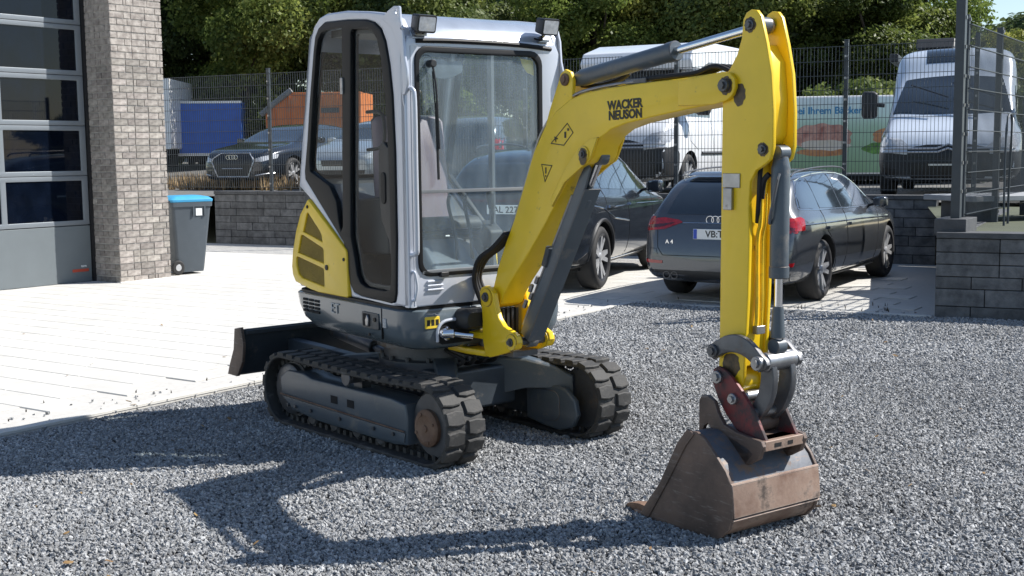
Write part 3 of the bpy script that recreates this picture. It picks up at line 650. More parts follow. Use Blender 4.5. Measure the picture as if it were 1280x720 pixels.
b = plate([[(.245, 2.11), (.33, 2.10), (.335, 2.02), (.29, 2.035), (.26, 2.07)]], .492, .498, .001, 'YZ'); o = mk("yellow_sticker", b, "sticker_yellow", exc); o.parent = cab
# interior
b = B(); box(b, -.45, .47, -.44, .44, .79, .84); o = mk("cab_floor", b, "interior_grey", exc); o.parent = cab
b = loft([[(x, y*w, z) for x, z in ((-.45, .84), (-.45, 1.10), (.02, 1.10), (.07, 1.04), (.07, .84))] for y, w in ((-.30, 1), (.30, 1))]); o = mk("seat_box", b, "interior_grey", exc, bevel=.02); o.parent = cab
b = loft([[(x, y, z+.0) for x, z in smooth_ring] for y, smooth_ring in ((-.24, ((-.32, 1.14), (-.30, 1.21), (.10, 1.24), (.15, 1.19), (.12, 1.13))), (.24, ((-.32, 1.14), (-.30, 1.21), (.10, 1.24), (.15, 1.19), (.12, 1.13))))]); o = mk("seat_cushion", b, "interior_grey", exc, bevel=.035, seg=4); o.parent = cab
sb = [(-.30, 1.22), (-.20, 1.21), (-.215, 1.45), (-.245, 1.63), (-.265, 1.79), (-.30, 1.815), (-.345, 1.79), (-.335, 1.6), (-.33, 1.4)]
b = plate([sb], -.235, .235, .035, res=4); o = mk("seat_back", b, "seat_reflection_pink", exc, angle=60); o.parent = cab
b = plate([[(x-.03, z+.01) for x, z in sb]], -.215, .215, .02, res=3); o = mk("seat_shell", b, "interior_grey", exc); o.parent = cab
for s in (-1, 1):
    hq = .16 if s > 0 else 0
    b = loft([[(x, s*.34+y, z) for x, z in ((-.30, 1.02), (-.30, 1.34-hq), (.02, 1.36-hq), (.12, 1.30-hq), (.12, 1.04))] for y in (-.055, .055)]); o = mk("armrest_console", b, "interior_grey", exc, bevel=.02); o.parent = cab
    b = B(); tube(b, [(.07, s*.34, 1.34-hq), (.08, s*.34, 1.40-hq), (.075, s*.335, 1.45-hq)], .010, 8); o = mk("joystick", b, "black_plastic", exc); o.parent = cab
    b = B(); lathe(b, (.075, s*.335, 1.43-hq), (.065, s*.33, 1.53-hq), [(0, 0), (0, .018), (.04, .022), (.08, .028), (.10, .02), (.10, 0)], 14); o = mk("joystick_grip", b, "black_plastic", exc); o.parent = cab
    b = B(); tube(b, [(.30, s*.05-.02, .84), (.31, s*.05-.02, 1.10), (.24, s*.055-.02, 1.30), (.25, s*.055-.02, 1.36)], .010, 8, 4); o = mk("drive_lever", b, "black_plastic", exc); o.parent = cab
    b = B(); box(b, .26, .42, s*.08-.04, s*.08+.02, .86, .875, Matrix.Rotation(R(-8), 4, 'Y')); o = mk("pedal", b, "dark_steel", exc); o.parent = cab
b = loft([[(x, y, z) for x, z in ((.20, .84), (.18, 1.10), (.10, 1.30), (.20, 1.36), (.30, 1.22), (.33, .84))] for y in (-.42, -.30)]); o = mk("console", b, "interior_light", exc, bevel=.02); o.parent = cab
b = loft([[(x, y, z) for x, z in ((.1, .84), (.1, 1.12), (.24, 1.08), (.40, .93), (.43, .84))] for y in (-.26, .10)]); o = mk("floor_console", b, "interior_light", exc, bevel=.03, seg=3); o.parent = cab
b = B(); tube(b, [(.44, .37, .85), (.45, .38, 2.2)], .018, 8); tube(b, [(.44, -.02, .86), (.45, -.02, 1.0)], .014, 8)
o = mk("inner_post", b, "interior_light", exc); o.parent = cab
b = B(); tube(b, [(-.08, -.40, 1.62), (.10, -.41, 1.64), (.13, -.41, 1.74), (.09, -.41, 1.82), (-.08, -.40, 1.83)], .010, 8, 4); o = mk("grab_bar", b, "black_plastic", exc); o.parent = cab

# ------------------------------------------------ swing bracket, boom, stick
brk = [(.615, .86), (.635, .885), (.67, .895), (.71, .885), (.745, .86), (.755, .80), (.785, .735), (.83, .695), (.90, .675), (.945, .655), (.955, .62), (.93, .59), (.86, .56), (.74, .525), (.70, .515), (.66, .52), (.655, .545), (.64, .60), (.635, .655), (.64, .70), (.635, .76)]
sw = None
for s in (-1, 1):
    c = -.01+s*.105
    b = plate([brk], c-.016, c+.016, .005)
    lathe(b, (.685, c-.024, .835), (.685, c+.024, .835), [(0, 0), (0, .048), (.048, .048), (.048, 0)], 24); lathe(b, (.905, c-.024, .62), (.905, c+.024, .62), [(0, 0), (0, .042), (.048, .042), (.048, 0)], 24)
    o = mk("swing_bracket" if s < 0 else "bracket_plate", b, "yellow_paint", exc)
    if s < 0: sw = o
    else: o.parent = sw
for z0, z1 in ((.512, .545), (.605, .638)):
    b = plate([[(.33, -.15), (.50, -.15), (.66, -.125), (.66, .105), (.50, .13), (.33, .13)]], z0, z1, .005, 'XY'); o = mk("bracket_arm", b, "yellow_paint", exc); o.parent = sw
b = B(); box(b, .32, .50, -.13, .11, .545, .605); o = mk("swing_post", b, "dark_steel", exc, bevel=.01)
b = B(); box(b, .64, .86, -.09, .07, .53, .56); cyl(b, (.50, -.01, .50), (.50, -.01, .66), .045, 24, c=.006); o = mk("bracket_web", b, "dark_steel", exc); o.parent = sw
b = B()
for k in range(5): box(b, .655, .72, -.085+.03*k, -.07+.03*k, .60, .77)
o = mk("hose_guard", b, "black_plastic", exc)

YB = -.01
bo = [(.64, .79), (.625, .83), (.645, .875), (.68, .89), (.725, 1.0), (.79, 1.12), (.87, 1.25), (.955, 1.42), (1.045, 1.60), (1.135, 1.72), (1.225, 1.795), (1.34, 1.85), (1.45, 1.875), (1.62, 1.89), (1.82, 1.90), (2.10, 1.908), (2.28, 1.918), (2.36, 1.920), (2.41, 1.900), (2.430, 1.857), (2.41, 1.815), (2.35, 1.795), (2.15, 1.775), (1.94, 1.75), (1.75, 1.725), (1.64, 1.70), (1.57, 1.665), (1.53, 1.62), (1.515, 1.58), (1.49, 1.55), (1.44, 1.53), (1.39, 1.51), (1.31, 1.45), (1.25, 1.38), (1.13, 1.235), (.98, 1.07), (.84, .93), (.77, .85), (.74, .80), (.69, .775)]
b = plate([bo], YB-.075, YB+.075, .008)
boom = mk("boom", b, "yellow_paint", exc, angle=30)
for s in (-1, 1):
    c = YB+s*.082
    # fork cheeks at the tip, doubler plates, bosses
    b = plate([[(2.10, 1.79), (2.10, 1.892), (2.28, 1.912), (2.36, 1.92), (2.405, 1.913), (2.432, 1.888), (2.436, 1.855), (2.42, 1.822), (2.39, 1.803), (2.31, 1.787)]], c-.010, c+.010, .004, sm=False); o = mk("fork_cheek", b, "yellow_paint", exc); o.parent = boom
    b = B(); lathe(b, (1.46, c-.014, 1.585), (1.46, c+.014, 1.585), [(0, 0), (0, .04), (.028, .04), (.028, 0)], 24); lathe(b, (.675, c-.01, .835), (.675, c+.01, .835), [(0, 0), (0, .052), (.02, .052), (.02, 0)], 24)
    o = mk("boss", b, "yellow_paint", exc, angle=30); o.parent = boom
    b = plate([[(1.20, 1.37), (1.30, 1.50), (1.40, 1.60), (1.50, 1.655), (1.56, 1.665), (1.515, 1.58), (1.49, 1.55), (1.44, 1.525), (1.31, 1.45), (1.21, 1.33)]], c-.0085, c+.0045, .003, sm=False); o = mk("doubler_plate", b, "yellow_paint", exc); o.parent = boom
def pin(name, x, z, y0, y1, r, mt="dark_steel", par=None):
    b = B(); cyl(b, (x, y0, z), (x, y1, z), r, 20, c=.003); cyl(b, (x, y0-.010, z), (x, y0+.004, z), r*.62, 6); o = mk(name, b, mt, exc); o.parent = par or exc; return o
pin("pivot_pin", 2.384, 1.863, YB-.115, YB+.105, .027, par=boom); pin("pivot_pin", 1.46, 1.585, YB-.105, YB+.095, .019, par=boom); pin("pivot_pin", .685, .837, YB-.138, YB+.13, .026, par=sw); pin("pivot_pin", .905, .62, YB-.138, YB+.13, .022, par=sw)
def grease(x, z, y, r, sd, par, drip=0.):
    rn = random.Random(sd); pts = []
    for k in range(26):
        a = 2*math.pi*k/26; q = r*rn.uniform(.93, 1.12)+(drip*max(0, -math.sin(a))**3)*rn.uniform(.6, 1); pts.append((x+q*math.cos(a), z+q*math.sin(a)))
    o = mk("grease_stain", plate([pts], y-.0006, y+.0006, .0002, sm=True), "grease", exc, smooth=False); o.parent = par
grease(2.384, 1.863, YB-.0935, .036, 1, boom); grease(1.46, 1.585, YB-.097, .030, 2, boom, .02); grease(.685, .837, YB-.1215+.0, .034, 3, sw); grease(.905, .62, YB-.1215, .030, 4, sw, .02)
# ears for the stick cylinder
for s in (-1, 1):
    c = YB+s*.052
    b = plate([[(1.10, 1.66), (1.16, 1.80), (1.23, 1.93), (1.25, 1.975), (1.285, 1.995), (1.325, 1.98), (1.345, 1.94), (1.34, 1.84), (1.25, 1.78)]], c-.011, c+.011, .004); o = mk("cylinder_ear", b, "yellow_paint", exc); o.parent = boom
pin("pivot_pin", 1.29, 1.945, YB-.075, YB+.065, .030, "rust", boom)
# pipes along the boom and hoses
for dy in (-.055, -.035, .02):
    b = B(); tube(b, [(.80, YB+dy, 1.17), (.86, YB+dy, 1.26), (1.035, YB+dy, 1.615), (1.125, YB+dy, 1.735), (1.215, YB+dy, 1.81), (1.34, YB+dy, 1.866), (1.45, YB+dy, 1.889), (1.62, YB+dy, 1.904), (1.78, YB+dy, 1.912)], .007, 8, 4); o = mk("hydraulic_pipe", b, "steel", exc); o.parent = boom
b = B(); box(b, 1.72, 1.86, -.07, .05, 1.90, 1.925); box(b, .76, .82, -.07, .05, 1.13, 1.165); o = mk("pipe_clamp", b, "dark_steel", exc, bevel=.004); o.parent = boom
for dy in (-.04, .0, .035):
    b = B(); tube(b, [(1.82, YB+dy, 1.918), (2.0, YB+dy, 1.925+.01*dy), (2.15, YB+dy, 1.928), (2.28, YB+dy, 1.95), (2.40, YB+dy*.6, 1.90)], .011, 8, 5); o = mk("hydraulic_hose", b, "rubber_black", exc); o.parent = boom
for k, dy in enumerate((-.09, -.07, -.045)):
    b = B(); tube(b, [(.82, YB+dy, 1.18), (.72, YB+dy-.01, 1.10), (.60, YB+dy-.02, 1.03), (.555-.01*k, YB+dy-.02, .93), (.56, YB+dy, .84), (.60, YB+dy+.03, .74)], .015, 8, 6); mk("hydraulic_hose", b, "rubber_black", exc)
b = B(); tube(b, [(1.30, YB+.03, 1.92), (1.42, YB+.05, 1.915), (1.58, YB+.04, 1.935), (1.66, YB+.02, 1.96)], .012, 8, 5); o = mk("hydraulic_hose", b, "rubber_black", exc)
# lettering and stickers on the boom side
ys = YB-.0765
b = text_bm("WACKER", .057, .0008, .0022, 0, 1.0); put(b, (1.737, ys, 1.809), (1, 0, .03), (-.03, 0, 1)); o = mk("lettering", b, "black_print", exc, smooth=False); o.parent = boom
b = text_bm("NEUSON", .057, .0008, .0022, 0, 1.0); put(b, (1.740, ys, 1.763), (1, 0, .03), (-.03, 0, 1)); o = mk("lettering", b, "black_print", exc, smooth=False); o.parent = boom
def outline_patch(pts, w):
    b = B()
    for (xa, za), (xb, zb) in zip(pts, pts[1:]+pts[:1]):
        d = Vector((xb-xa, 0, zb-za)).normalized(); n = Vector((-d.z, 0, d.x))*w; A = Vector((xa, ys, za))-d*w; Bp = Vector((xb, ys, zb))+d*w
        vs = [b.verts.new(A-n), b.verts.new(Bp-n), b.verts.new(Bp+n), b.verts.new(A+n)]; b.faces.new(vs)
    r = bmesh.ops.extrude_face_region(b, geom=b.faces[:]); bmesh.ops.translate(b, vec=(0, .0012, 0), verts=[e for e in r['geom'] if isinstance(e, bmesh.types.BMVert)])
    return b
dm = [(1.075, 1.575), (1.215, 1.715), (1.275, 1.655), (1.22, 1.605), (1.20, 1.555)]
dm = [(1.19, 1.640), (1.318, 1.735), (1.362, 1.690), (1.290, 1.630)]
o = mk("warning_sticker", outline_patch([(1.085, 1.585), (1.105, 1.60), (1.215, 1.705), (1.275, 1.625), (1.20, 1.565)][:0] or dm, .0022), "black_print", exc, smooth=False); o.parent = boom
b = text_bm("A", .035, .0008, .001); put(b, (1.228, ys, 1.662), (.7, 0, .7), (-.7, 0, .7)); o = mk("sticker_print", b, "black_print", exc, smooth=False); o.parent = boom
b = B(); cyl(b, (1.325, ys, 1.705), (1.325, ys-.0008, 1.705), .007, 12)
box(b, 1.296, 1.308, ys-.0008, ys+.001, 1.665, 1.695); o = mk("sticker_print", b, "black_print", exc, smooth=False); o.parent = boom
tri = [(1.112, 1.537), (1.195, 1.531), (1.138, 1.452)]
o = mk("warning_sticker", outline_patch(tri, .0022), "black_print", exc, smooth=False); o.parent = boom
b = B(); box(b, 1.142, 1.150, ys-.0008, ys+.001, 1.492, 1.522); box(b, 1.141, 1.148, ys-.0008, ys+.001, 1.476, 1.484); o = mk("sticker_print", b, "black_print", exc, smooth=False); o.parent = boom

# stick: two tall cheeks joined by a box
stf = [(2.50, 2.160), (2.475, 2.150), (2.458, 2.125), (2.450, 2.05), (2.425, 1.985), (2.385, 1.93), (2.352, 1.90), (2.345, 1.77), (2.342, 1.22), (2.340, .74), (2.335, .64), (2.345, .60), (2.39, .575), (2.44, .58), (2.475, .62), (2.485, .74), (2.498, 1.0), (2.503, 1.23), (2.498, 1.36), (2.505, 1.47), (2.535, 1.515), (2.575, 1.535), (2.61, 1.56), (2.625, 1.61), (2.625, 1.75), (2.612, 1.90), (2.585, 2.02), (2.553, 2.13), (2.53, 2.155)]
stick = None
for s in (-1, 1):
    c = YB+s*.062
    b = plate([stf], c-.010, c+.010, .004); o = mk("stick" if s < 0 else "stick_cheek", b, "yellow_paint", exc)
    if s < 0: stick = o
    else: o.parent = stick
b = plate([[(2.352, .66), (2.350, 1.22), (2.352, 1.86), (2.40, 1.94), (2.44, 1.98), (2.46, 2.02), (2.53, 2.02), (2.575, 1.95), (2.592, 1.80), (2.590, 1.66), (2.55, 1.60), (2.50, 1.56), (2.488, 1.40), (2.488, 1.0), (2.470, .70)]], YB-.052, YB+.052, .004); o = mk("stick_box", b, "yellow_paint", exc); o.parent = stick
b = B(); cyl(b, (2.405, YB-.072, .628), (2.405, YB+.072, .628), .052, 24, c=.004); o = mk("stick_nose", b, "yellow_paint", exc); o.parent = stick
pin("pivot_pin", 2.497, 2.10, YB-.082, YB+.078, .022, par=stick); pin("pivot_pin", 2.573, 1.60, YB-.082, YB+.078, .020, par=stick)
grease(2.497, 2.10, YB-.0725, .030, 6, stick); grease(2.573, 1.60, YB-.0725, .028, 7, stick); grease(2.440, 1.835, YB-.0725, .034, 12, stick, .03); grease(2.41, .70, YB-.0725, .05, 8, stick, .0)
b = B(); cyl(b, (2.497, YB-.04, 2.10), (2.497, YB+.04, 2.10), .034, 20, c=.003); o = mk("rod_eye", b, "steel", exc)
b = B(); box(b, 2.355, 2.452, YB-.0775, YB-.07, 1.443, 1.502); o = mk("hanger_plate", b, "steel", exc, bevel=.002); o.parent = stick
b = B(); box(b, 2.367, 2.416, YB-.0875, YB-.072, 1.351, 1.442); o = mk("padlock_tag", b, "steel", exc, bevel=.003); o.parent = stick
for k, dy in enumerate((-.02, .008)):
    b = B(); tube(b, [(2.52, YB+dy, 1.42), (2.515, YB+dy, 1.30), (2.50, YB+dy, 1.22), (2.502, YB+dy, .95), (2.497, YB+dy, .84)], .0075, 8, 5); o = mk("hydraulic_pipe", b, "yellow_paint", exc); o.parent = stick
b = B(); tube(b, [(2.53, YB-.03, 1.40), (2.545, YB-.035, 1.47), (2.57, YB-.03, 1.50)], .012, 8, 4); tube(b, [(2.50, YB-.02, 1.30), (2.53, YB-.045, 1.42), (2.53, YB-.04, 1.50), (2.50, YB, 1.56)], .010, 8, 5); o = mk("hydraulic_hose", b, "rubber_black", exc); o.parent = stick
b = B(); box(b, 2.488, 2.515, YB-.03, YB+.02, .835, .87); o = mk("pipe_clamp", b, "steel", exc, bevel=.003); o.parent = stick

def ram(name, p0, p1, split, rb, rr, mt="grey_paint", eye=.03, rod_mt="chrome"):
    p0 = Vector(p0); p1 = Vector(p1); m = p0.lerp(p1, split); d = (p1-p0).normalized(); L = (m-p0).length
    b = B(); lathe(b, p0, m, [(eye*.5, 0), (eye*.5, rb*.75), (eye+.015, rb*.9), (eye+.03, rb), (L-.05, rb), (L-.048, rb*1.07), (L-.004, rb*1.07), (L, rb*.98), (L, 0)], 32)
    cyl(b, (p0.x, p0.y-.03, p0.z), (p0.x, p0.y+.03, p0.z), eye, 20, c=.003); o = mk(name, b, mt, exc)
    b = B(); cyl(b, m-d*.02, p1-d*.02, rr, 24); r = mk("piston_rod", b, rod_mt, exc); r.parent = o
    b = B(); cyl(b, (p1.x, p1.y-.028, p1.z), (p1.x, p1.y+.028, p1.z), rr*1.9, 20, c=.003); r = mk("rod_eye", b, mt, exc); r.parent = o
    return o
ram("stick_cylinder", (1.29, YB, 1.945), (2.497, YB, 2.10), .585, .042, .0185)
bc = ram("boom_cylinder", (.905, YB, .62), (1.475, YB, 1.575), .80, .040, .022, "grey_paint", .036)
# long guard plate over the boom cylinder
d = Vector((.57, 0, .955)).normalized(); n = Vector((d.z, 0, -d.x))
def along(t, off): p = Vector((.905, 0, .62))+d*t+n*off; return (p.x, p.z)
b = plate([[along(.03, -.035), along(.98, -.03), along(1.07, -.02), along(1.06, .020), along(.95, .034), along(.03, .036)]], YB-.055, YB-.043, .003); o = mk("cylinder_guard", b, "grey_paint", exc); o.parent = bc
b = plate([[along(.03, .036), along(.95, .034), along(.95, .040), along(.03, .042)]], YB-.055, YB+.045, .002); o = mk("cylinder_guard", b, "grey_paint", exc); o.parent = bc
b = B(); tube(b, [(along(.06, -.06)[0], YB-.03, along(.06, -.06)[1]), (along(.3, -.062)[0], YB-.03, along(.3, -.062)[1]), (along(.86, -.056)[0], YB-.03, along(.86, -.056)[1])], .007, 8); o = mk("cylinder_pipe", b, "steel", exc); o.parent = bc
b = B(); q = along(.50, -.055); cyl(b, (q[0]-.01, YB-.05, q[1]-.05), (q[0]+.03, YB-.05, q[1]+.045), .022, 8); o = mk("pipe_fitting", b, "dark_paint", exc); o.parent = bc
b = B()
for k in range(4): q = along(.17+.05*k, -.07); cyl(b, (q[0], YB-.06+.02*(k % 2), q[1]), (q[0]+.02, YB-.06+.02*(k % 2), q[1]+.035), .012, 6)
o = mk("pipe_fitting", b, "steel", exc); o.parent = bc
ram("bucket_cylinder", (2.605, YB, 1.585), (2.60, YB, .795), .645, .0385, .017)
b = B(); tube(b, [(2.628, YB-.036, 1.50), (2.635, YB-.052, 1.48), (2.60, YB-.055, 1.33), (2.585, YB-.04, 1.30)], .007, 8); mk("cylinder_pipe", b, "grey_paint", exc)
b = B(); cyl(b, (2.60, YB, .96), (2.60, YB, .83), .022, 20, r2=.030); mk("rod_clevis", b, "grey_paint", exc)

# linkage, quick hitch, bucket
def arc_plate(p, q, sag, w, y0, y1, name, mt):
    P = Vector((p[0], p[1])); Q = Vector((q[0], q[1])); d = (Q-P); nn = Vector((-d.y, d.x)).normalized(); A = []; C = []
    for i in range(11):
        t = i/10; c = P.lerp(Q, t)+nn*sag*4*t*(1-t); A.append(c+nn*w); C.append(c-nn*w)
    e1 = [P-d.normalized()*w*.9+nn*w*.5, P-d.normalized()*w*1.15, P-d.normalized()*w*.9-nn*w*.5]; e2 = [Q+d.normalized()*w*.9-nn*w*.5, Q+d.normalized()*w*1.15, Q+d.normalized()*w*.9+nn*w*.5]
    lp = [tuple(v) for v in e1[:0]]+[tuple(v) for v in A]+[tuple(v) for v in e2[::-1]]+[tuple(v) for v in C[::-1]]+[tuple(v) for v in e1[::-1]]
    b = plate([lp], y0, y1, .005); return mk(name, b, mt, exc)
for s in (-1, 1):
    c = YB+s*.098
    arc_plate((2.345, .755), (2.60, .735), .055, .038, c-.014, c+.014, "link_arm", "dark_steel")
    c = YB+s*.055
    arc_plate((2.60, .735), (2.545, .515), .030, .036, c-.016, c+.016, "bucket_link", "dark_steel")
pin("pivot_pin", 2.345, .755, YB-.125, YB+.12, .028); pin("pivot_pin", 2.60, .735, YB-.13, YB+.125, .030, "steel"); pin("pivot_pin", 2.545, .515, YB-.09, YB+.08, .022, "steel")
b = B(); cyl(b, (2.60, YB-.085, .735), (2.60, YB+.085, .735), .040, 24, c=.004); mk("link_tube", b, "steel", exc)
hit = [(2.325, .63), (2.335, .675), (2.36, .69), (2.40, .68), (2.44, .655), (2.50, .60), (2.57, .52), (2.635, .415), (2.63, .40), (2.55, .405), (2.47, .435), (2.41, .49), (2.36, .555)]
for s in (-1, 1):
    c = YB+s*.092
    b = plate([hit], c-.009, c+.009, .003); o = mk("quick_hitch" if s < 0 else "hitch_plate", b, "red_paint", exc)
    if s < 0: qh = o
    else: o.parent = qh
b = B(); cyl(b, (2.50, YB-.083, .46), (2.50, YB+.083, .46), .04, 20); box(b, 2.50, 2.62, YB-.083, YB+.083, .402, .418); o = mk("hitch_web", b, "bucket_side", exc); o.parent = qh
pin("pivot_pin", 2.365, .645, YB-.118, YB+.11, .028, "steel", qh); pin("pivot_pin", 2.455, .565, YB-.118, YB+.11, .024, "steel", qh)
ear = [(2.285, .40), (2.285, .535), (2.30, .56), (2.335, .565), (2.375, .545), (2.395, .50), (2.43, .455), (2.50, .435), (2.64, .42), (2.65, .40), (2.63, .345), (2.57, .31), (2.50, .31), (2.40, .30), (2.375, .36), (2.355, .43), (2.335, .445), (2.315, .43), (2.305, .40)]
bk = None
for s in (-1, 1):
    c = YB+s*.125
    b = plate([ear], c-.011, c+.011, .003); o = mk("bucket_ear", b, "bucket_side", exc); ears = o if s < 0 else ears2 if False else o
    if s < 0: ear_n = o
    else: ear_f = o
BY0, BY1 = -.275, .240
side = [(2.355, .435), (2.335, .425), (2.31, .375), (2.26, .27), (2.20, .17), (2.13, .075), (2.085, .022), (2.10, .004), (2.17, -.002), (2.30, -.004), (2.44, -.004), (2.50, .002), (2.555, .025), (2.60, .070), (2.618, .12), (2.618, .19), (2.608, .25), (2.575, .305), (2.515, .365), (2.455, .42), (2.41, .440)]
for y, nm in ((BY0, "bucket"), (BY1, "bucket_side_plate")):
    b = plate([side], y-.008, y+.008, .003); o = mk(nm, b, "bucket_side", exc)
    if nm == "bucket": bk = o
    else: o.parent = bk
ear_n.parent = bk; ear_f.parent = bk
def shell(pts, th, y0, y1, name, mt, off=0.):
    P = [Vector((a, c)) for a, c in pts]; O_ = []; I_ = []
    for i, p in enumerate(P):
        dd = (P[min(i+1, len(P)-1)]-P[max(i-1, 0)]).normalized(); nn = Vector((-dd.y, dd.x)); O_.append(tuple(p+nn*off)); I_.append(tuple(p+nn*(off+th)))
    b = plate([O_+I_[::-1]], y0, y1, .002); o = mk(name, b, mt, exc); o.parent = bk; return o
low = [(2.10, .010), (2.17, .004), (2.30, .002), (2.44, .002), (2.50, .008), (2.552, .032), (2.592, .074), (2.609, .12)]
mid = [(2.609, .118), (2.609, .19), (2.600, .247)]
top = [(2.600, .247), (2.568, .300), (2.508, .358), (2.448, .412), (2.40, .430), (2.35, .428)]
shell(low, .014, BY0, BY1, "floor_plate", "bucket_steel"); shell(mid, .012, BY0, BY1, "back_plate", "bucket_steel"); shell(top, .012, BY0, BY1, "top_plate", "bucket_top")
shell([(2.618, .075+.045), (2.612, .19), (2.604, .25)], -.006, BY0-.004, BY1+.004, "wear_plate", "bucket_steel", -.001)
b = B(); tube(b, [(2.604, BY0-.006, .252), (2.604, BY1+.006, .252)], .008, 8); o = mk("flange_edge", b, "bucket_steel", exc); o.parent = bk
b = B(); tube(b, [(2.616, BY0-.004, .108), (2.616, BY1+.004, .108)], .006, 6); o = mk("weld_seam", b, "bucket_steel", exc); o.parent = bk
for y in (-.08, .07):
    b = B(); cyl(b, (2.60, y, .14), (2.6215, y, .14), .009, 12); o = mk("bolt_hole", b, "underbody", exc); o.parent = bk
# box between the ears: hitch seat
b = B(); box(b, 2.56, 2.645, YB-.115, YB+.115, .375, .418); o = mk("hitch_seat", b, "bucket_steel", exc, bevel=.004); o.parent = bk
b = B(); box(b, 2.644, 2.6465, YB-.06, YB-.02, .388, .404); box(b, 2.644, 2.6465, YB+.02, YB+.05, .388, .404); o = mk("seat_slot", b, "underbody", exc); o.parent = bk
b = plate([[(2.42, .425), (2.57, .38), (2.60, .36), (2.555, .31), (2.46, .40)]], YB-.136, YB-.114, .003); b = plate([[(2.42, .425), (2.57, .38), (2.60, .36), (2.555, .31), (2.46, .40)]], YB+.114, YB+.136, .003, bm=b); o = mk("ear_gusset", b, "bucket_top", exc); o.parent = bk
for s, y in ((-1, BY0), (1, BY1)):   # thick outer cheek strips on the side edge
    b = plate([[(2.36, .445), (2.30, .375), (2.19, .175), (2.08, .035), (2.075, .012), (2.12, .006), (2.24, .19), (2.35, .37), (2.40, .43)]], y-.014 if s < 0 else y+.002, y-.002 if s < 0 else y+.014, .003); o = mk("side_cutter", b, "bucket_side", exc); o.parent = bk
b = B(); box(b, 2.02, 2.12, BY0-.004, BY1+.004, .004, .022); o = mk("lip_plate", b, "bucket_steel", exc, bevel=.003); o.parent = bk
for k in range(4):
    y = BY0+.03+(BY1-BY0-.06)*k/3
    b = loft([[(x, y+a, z+c) for a, c in ((-w, -h), (w, -h), (w, h), (-w, h))] for x, w, h, z in ((2.11, .030, .022, .026), (2.04, .028, .024, .026), (1.99, .022, .016, .026), (1.945, .016, .005, .022))])
    o = mk("bucket_tooth", b, "rust", exc, bevel=.004); o.parent = bk
setT(Matrix.Identity(4))
# ================================================================ GROUND
def poly_sheet(name, pts, z, material, kind="structure", grid=0):
    b = B(); f = b.faces.new([b.verts.new((x, y, z)) for x, y in pts]); bmesh.ops.recalc_face_normals(b, faces=b.faces)
    if b.faces[:][0].normal.z < 0: bmesh.ops.reverse_faces(b, faces=b.faces)
    o = mk(name, b, material, smooth=False); o["kind"] = kind; return o
LOT = .85
WD = Vector((.893, -.451)).normalized()      # direction of the long retaining wall
W0 = Vector((-5.4, 22.47))
def wp(t, off=0.):                            # point along the back wall, off = behind it
    n = Vector((-WD.y, WD.x)); p = W0+WD*t+n*off; return (p.x, p.y)
poly_sheet("ground", [(-700, -300), (700, -300), (700, 900), (-700, 900)], -.03, "earth")
GA, GB, GC = (-6.5, 2.08), (1.26, 12.84), (3.99, 11.55)
RD = Vector((.913, -.408)).normalized()       # right wall direction
def rp(t, off=0.):
    n = Vector((-RD.y, RD.x)); p = Vector((3.99, 11.55))+RD*t+n*off; return (p.x, p.y)
grav = [GA, GB, GC, rp(7), (14, -4), (-12, -4)]
poly_sheet("gravel_bed", grav, -.016, "gravel_bed")
poly_sheet("paving_bed", [(-30, -4), (-12, -4), GA, GB, GC, (5.2, 14.5), wp(12.8), wp(0), wp(-22)], .0, "paver_joint")
# upper car park, rising gently to the foot of the wood
b = B(); rows = []
for off, z in ((.20, LOT), (8, LOT), (14, LOT+.12), (20, 1.25), (30, 1.5), (60, 2.2), (400, 4)):
    rows.append([b.verts.new((*wp(t, off), z)) for t in (-80, -20, 0, 12.9, 30, 90)])
for r0, r1 in zip(rows, rows[1:]):
    for k in range(5): b.faces.new((r0[k], r0[k+1], r1[k+1], r1[k]))
for f in b.faces:
    if f.normal.z < 0: f.normal_flip()
o = mk("car_park", b, "asphalt"); o["kind"] = "structure"
# raised bed behind the right wall
b = B(); pts = [rp(.1, .10), rp(8, .10), (13, 14), wp(20, .15), wp(12.4, .15)]
b.faces.new([b.verts.new((x, y, .80)) for x, y in pts]); bmesh.ops.recalc_face_normals(b, faces=b.faces)
o = mk("raised_bed", b, "earth", smooth=False); o["kind"] = "structure"

# pavers: nearest 300 single, the rest joined
PD = Vector((-.835, .55)).normalized(); PN = Vector((.55, .835)).normalized()
def in_poly(x, y, poly):
    c = False; n = len(poly)
    for i in range(n):
        (xa, ya), (xb, yb) = poly[i], poly[(i+1) % n]
        if (ya > y) != (yb > y) and x < (xb-xa)*(y-ya)/(yb-ya)+xa: c = not c
    return c
pave_poly = [(-12, 2.3), (-6.62, 2.16), (1.14, 12.92), (1.27, 12.98), (3.93, 11.72), (4.9, 14.3), wp(11.9, -.12), wp(0, -.12), (-12, 25.5)]
def paver_mesh(w, l, name="paver"):
    b = B(); h0, h1 = .001, .009; c = .004
    r0 = [(-l/2, -w/2), (l/2, -w/2), (l/2, w/2), (-l/2, w/2)]
    lo = [b.verts.new((x, y, h0)) for x, y in r0]; up = [b.verts.new((x-math.copysign(.001, x), y-math.copysign(.001, y), h1-c*.6)) for x, y in r0]; tp = [b.verts.new((x-math.copysign(c, x), y-math.copysign(c, y), h1)) for x, y in r0]
    for p, q in ((lo, up), (up, tp)):
        for k in range(4): b.faces.new((p[k], p[(k+1) % 4], q[(k+1) % 4], q[k]))
    b.faces.new(tp); me = bpy.data.meshes.new(name); b.to_mesh(me); b.free(); me.materials.append(MATS["paver"]); return me
pw, pl = .30, .60
pme = paver_mesh(pw-.007, pl-.007); cells = []
ang = math.atan2(PD.y, PD.x)
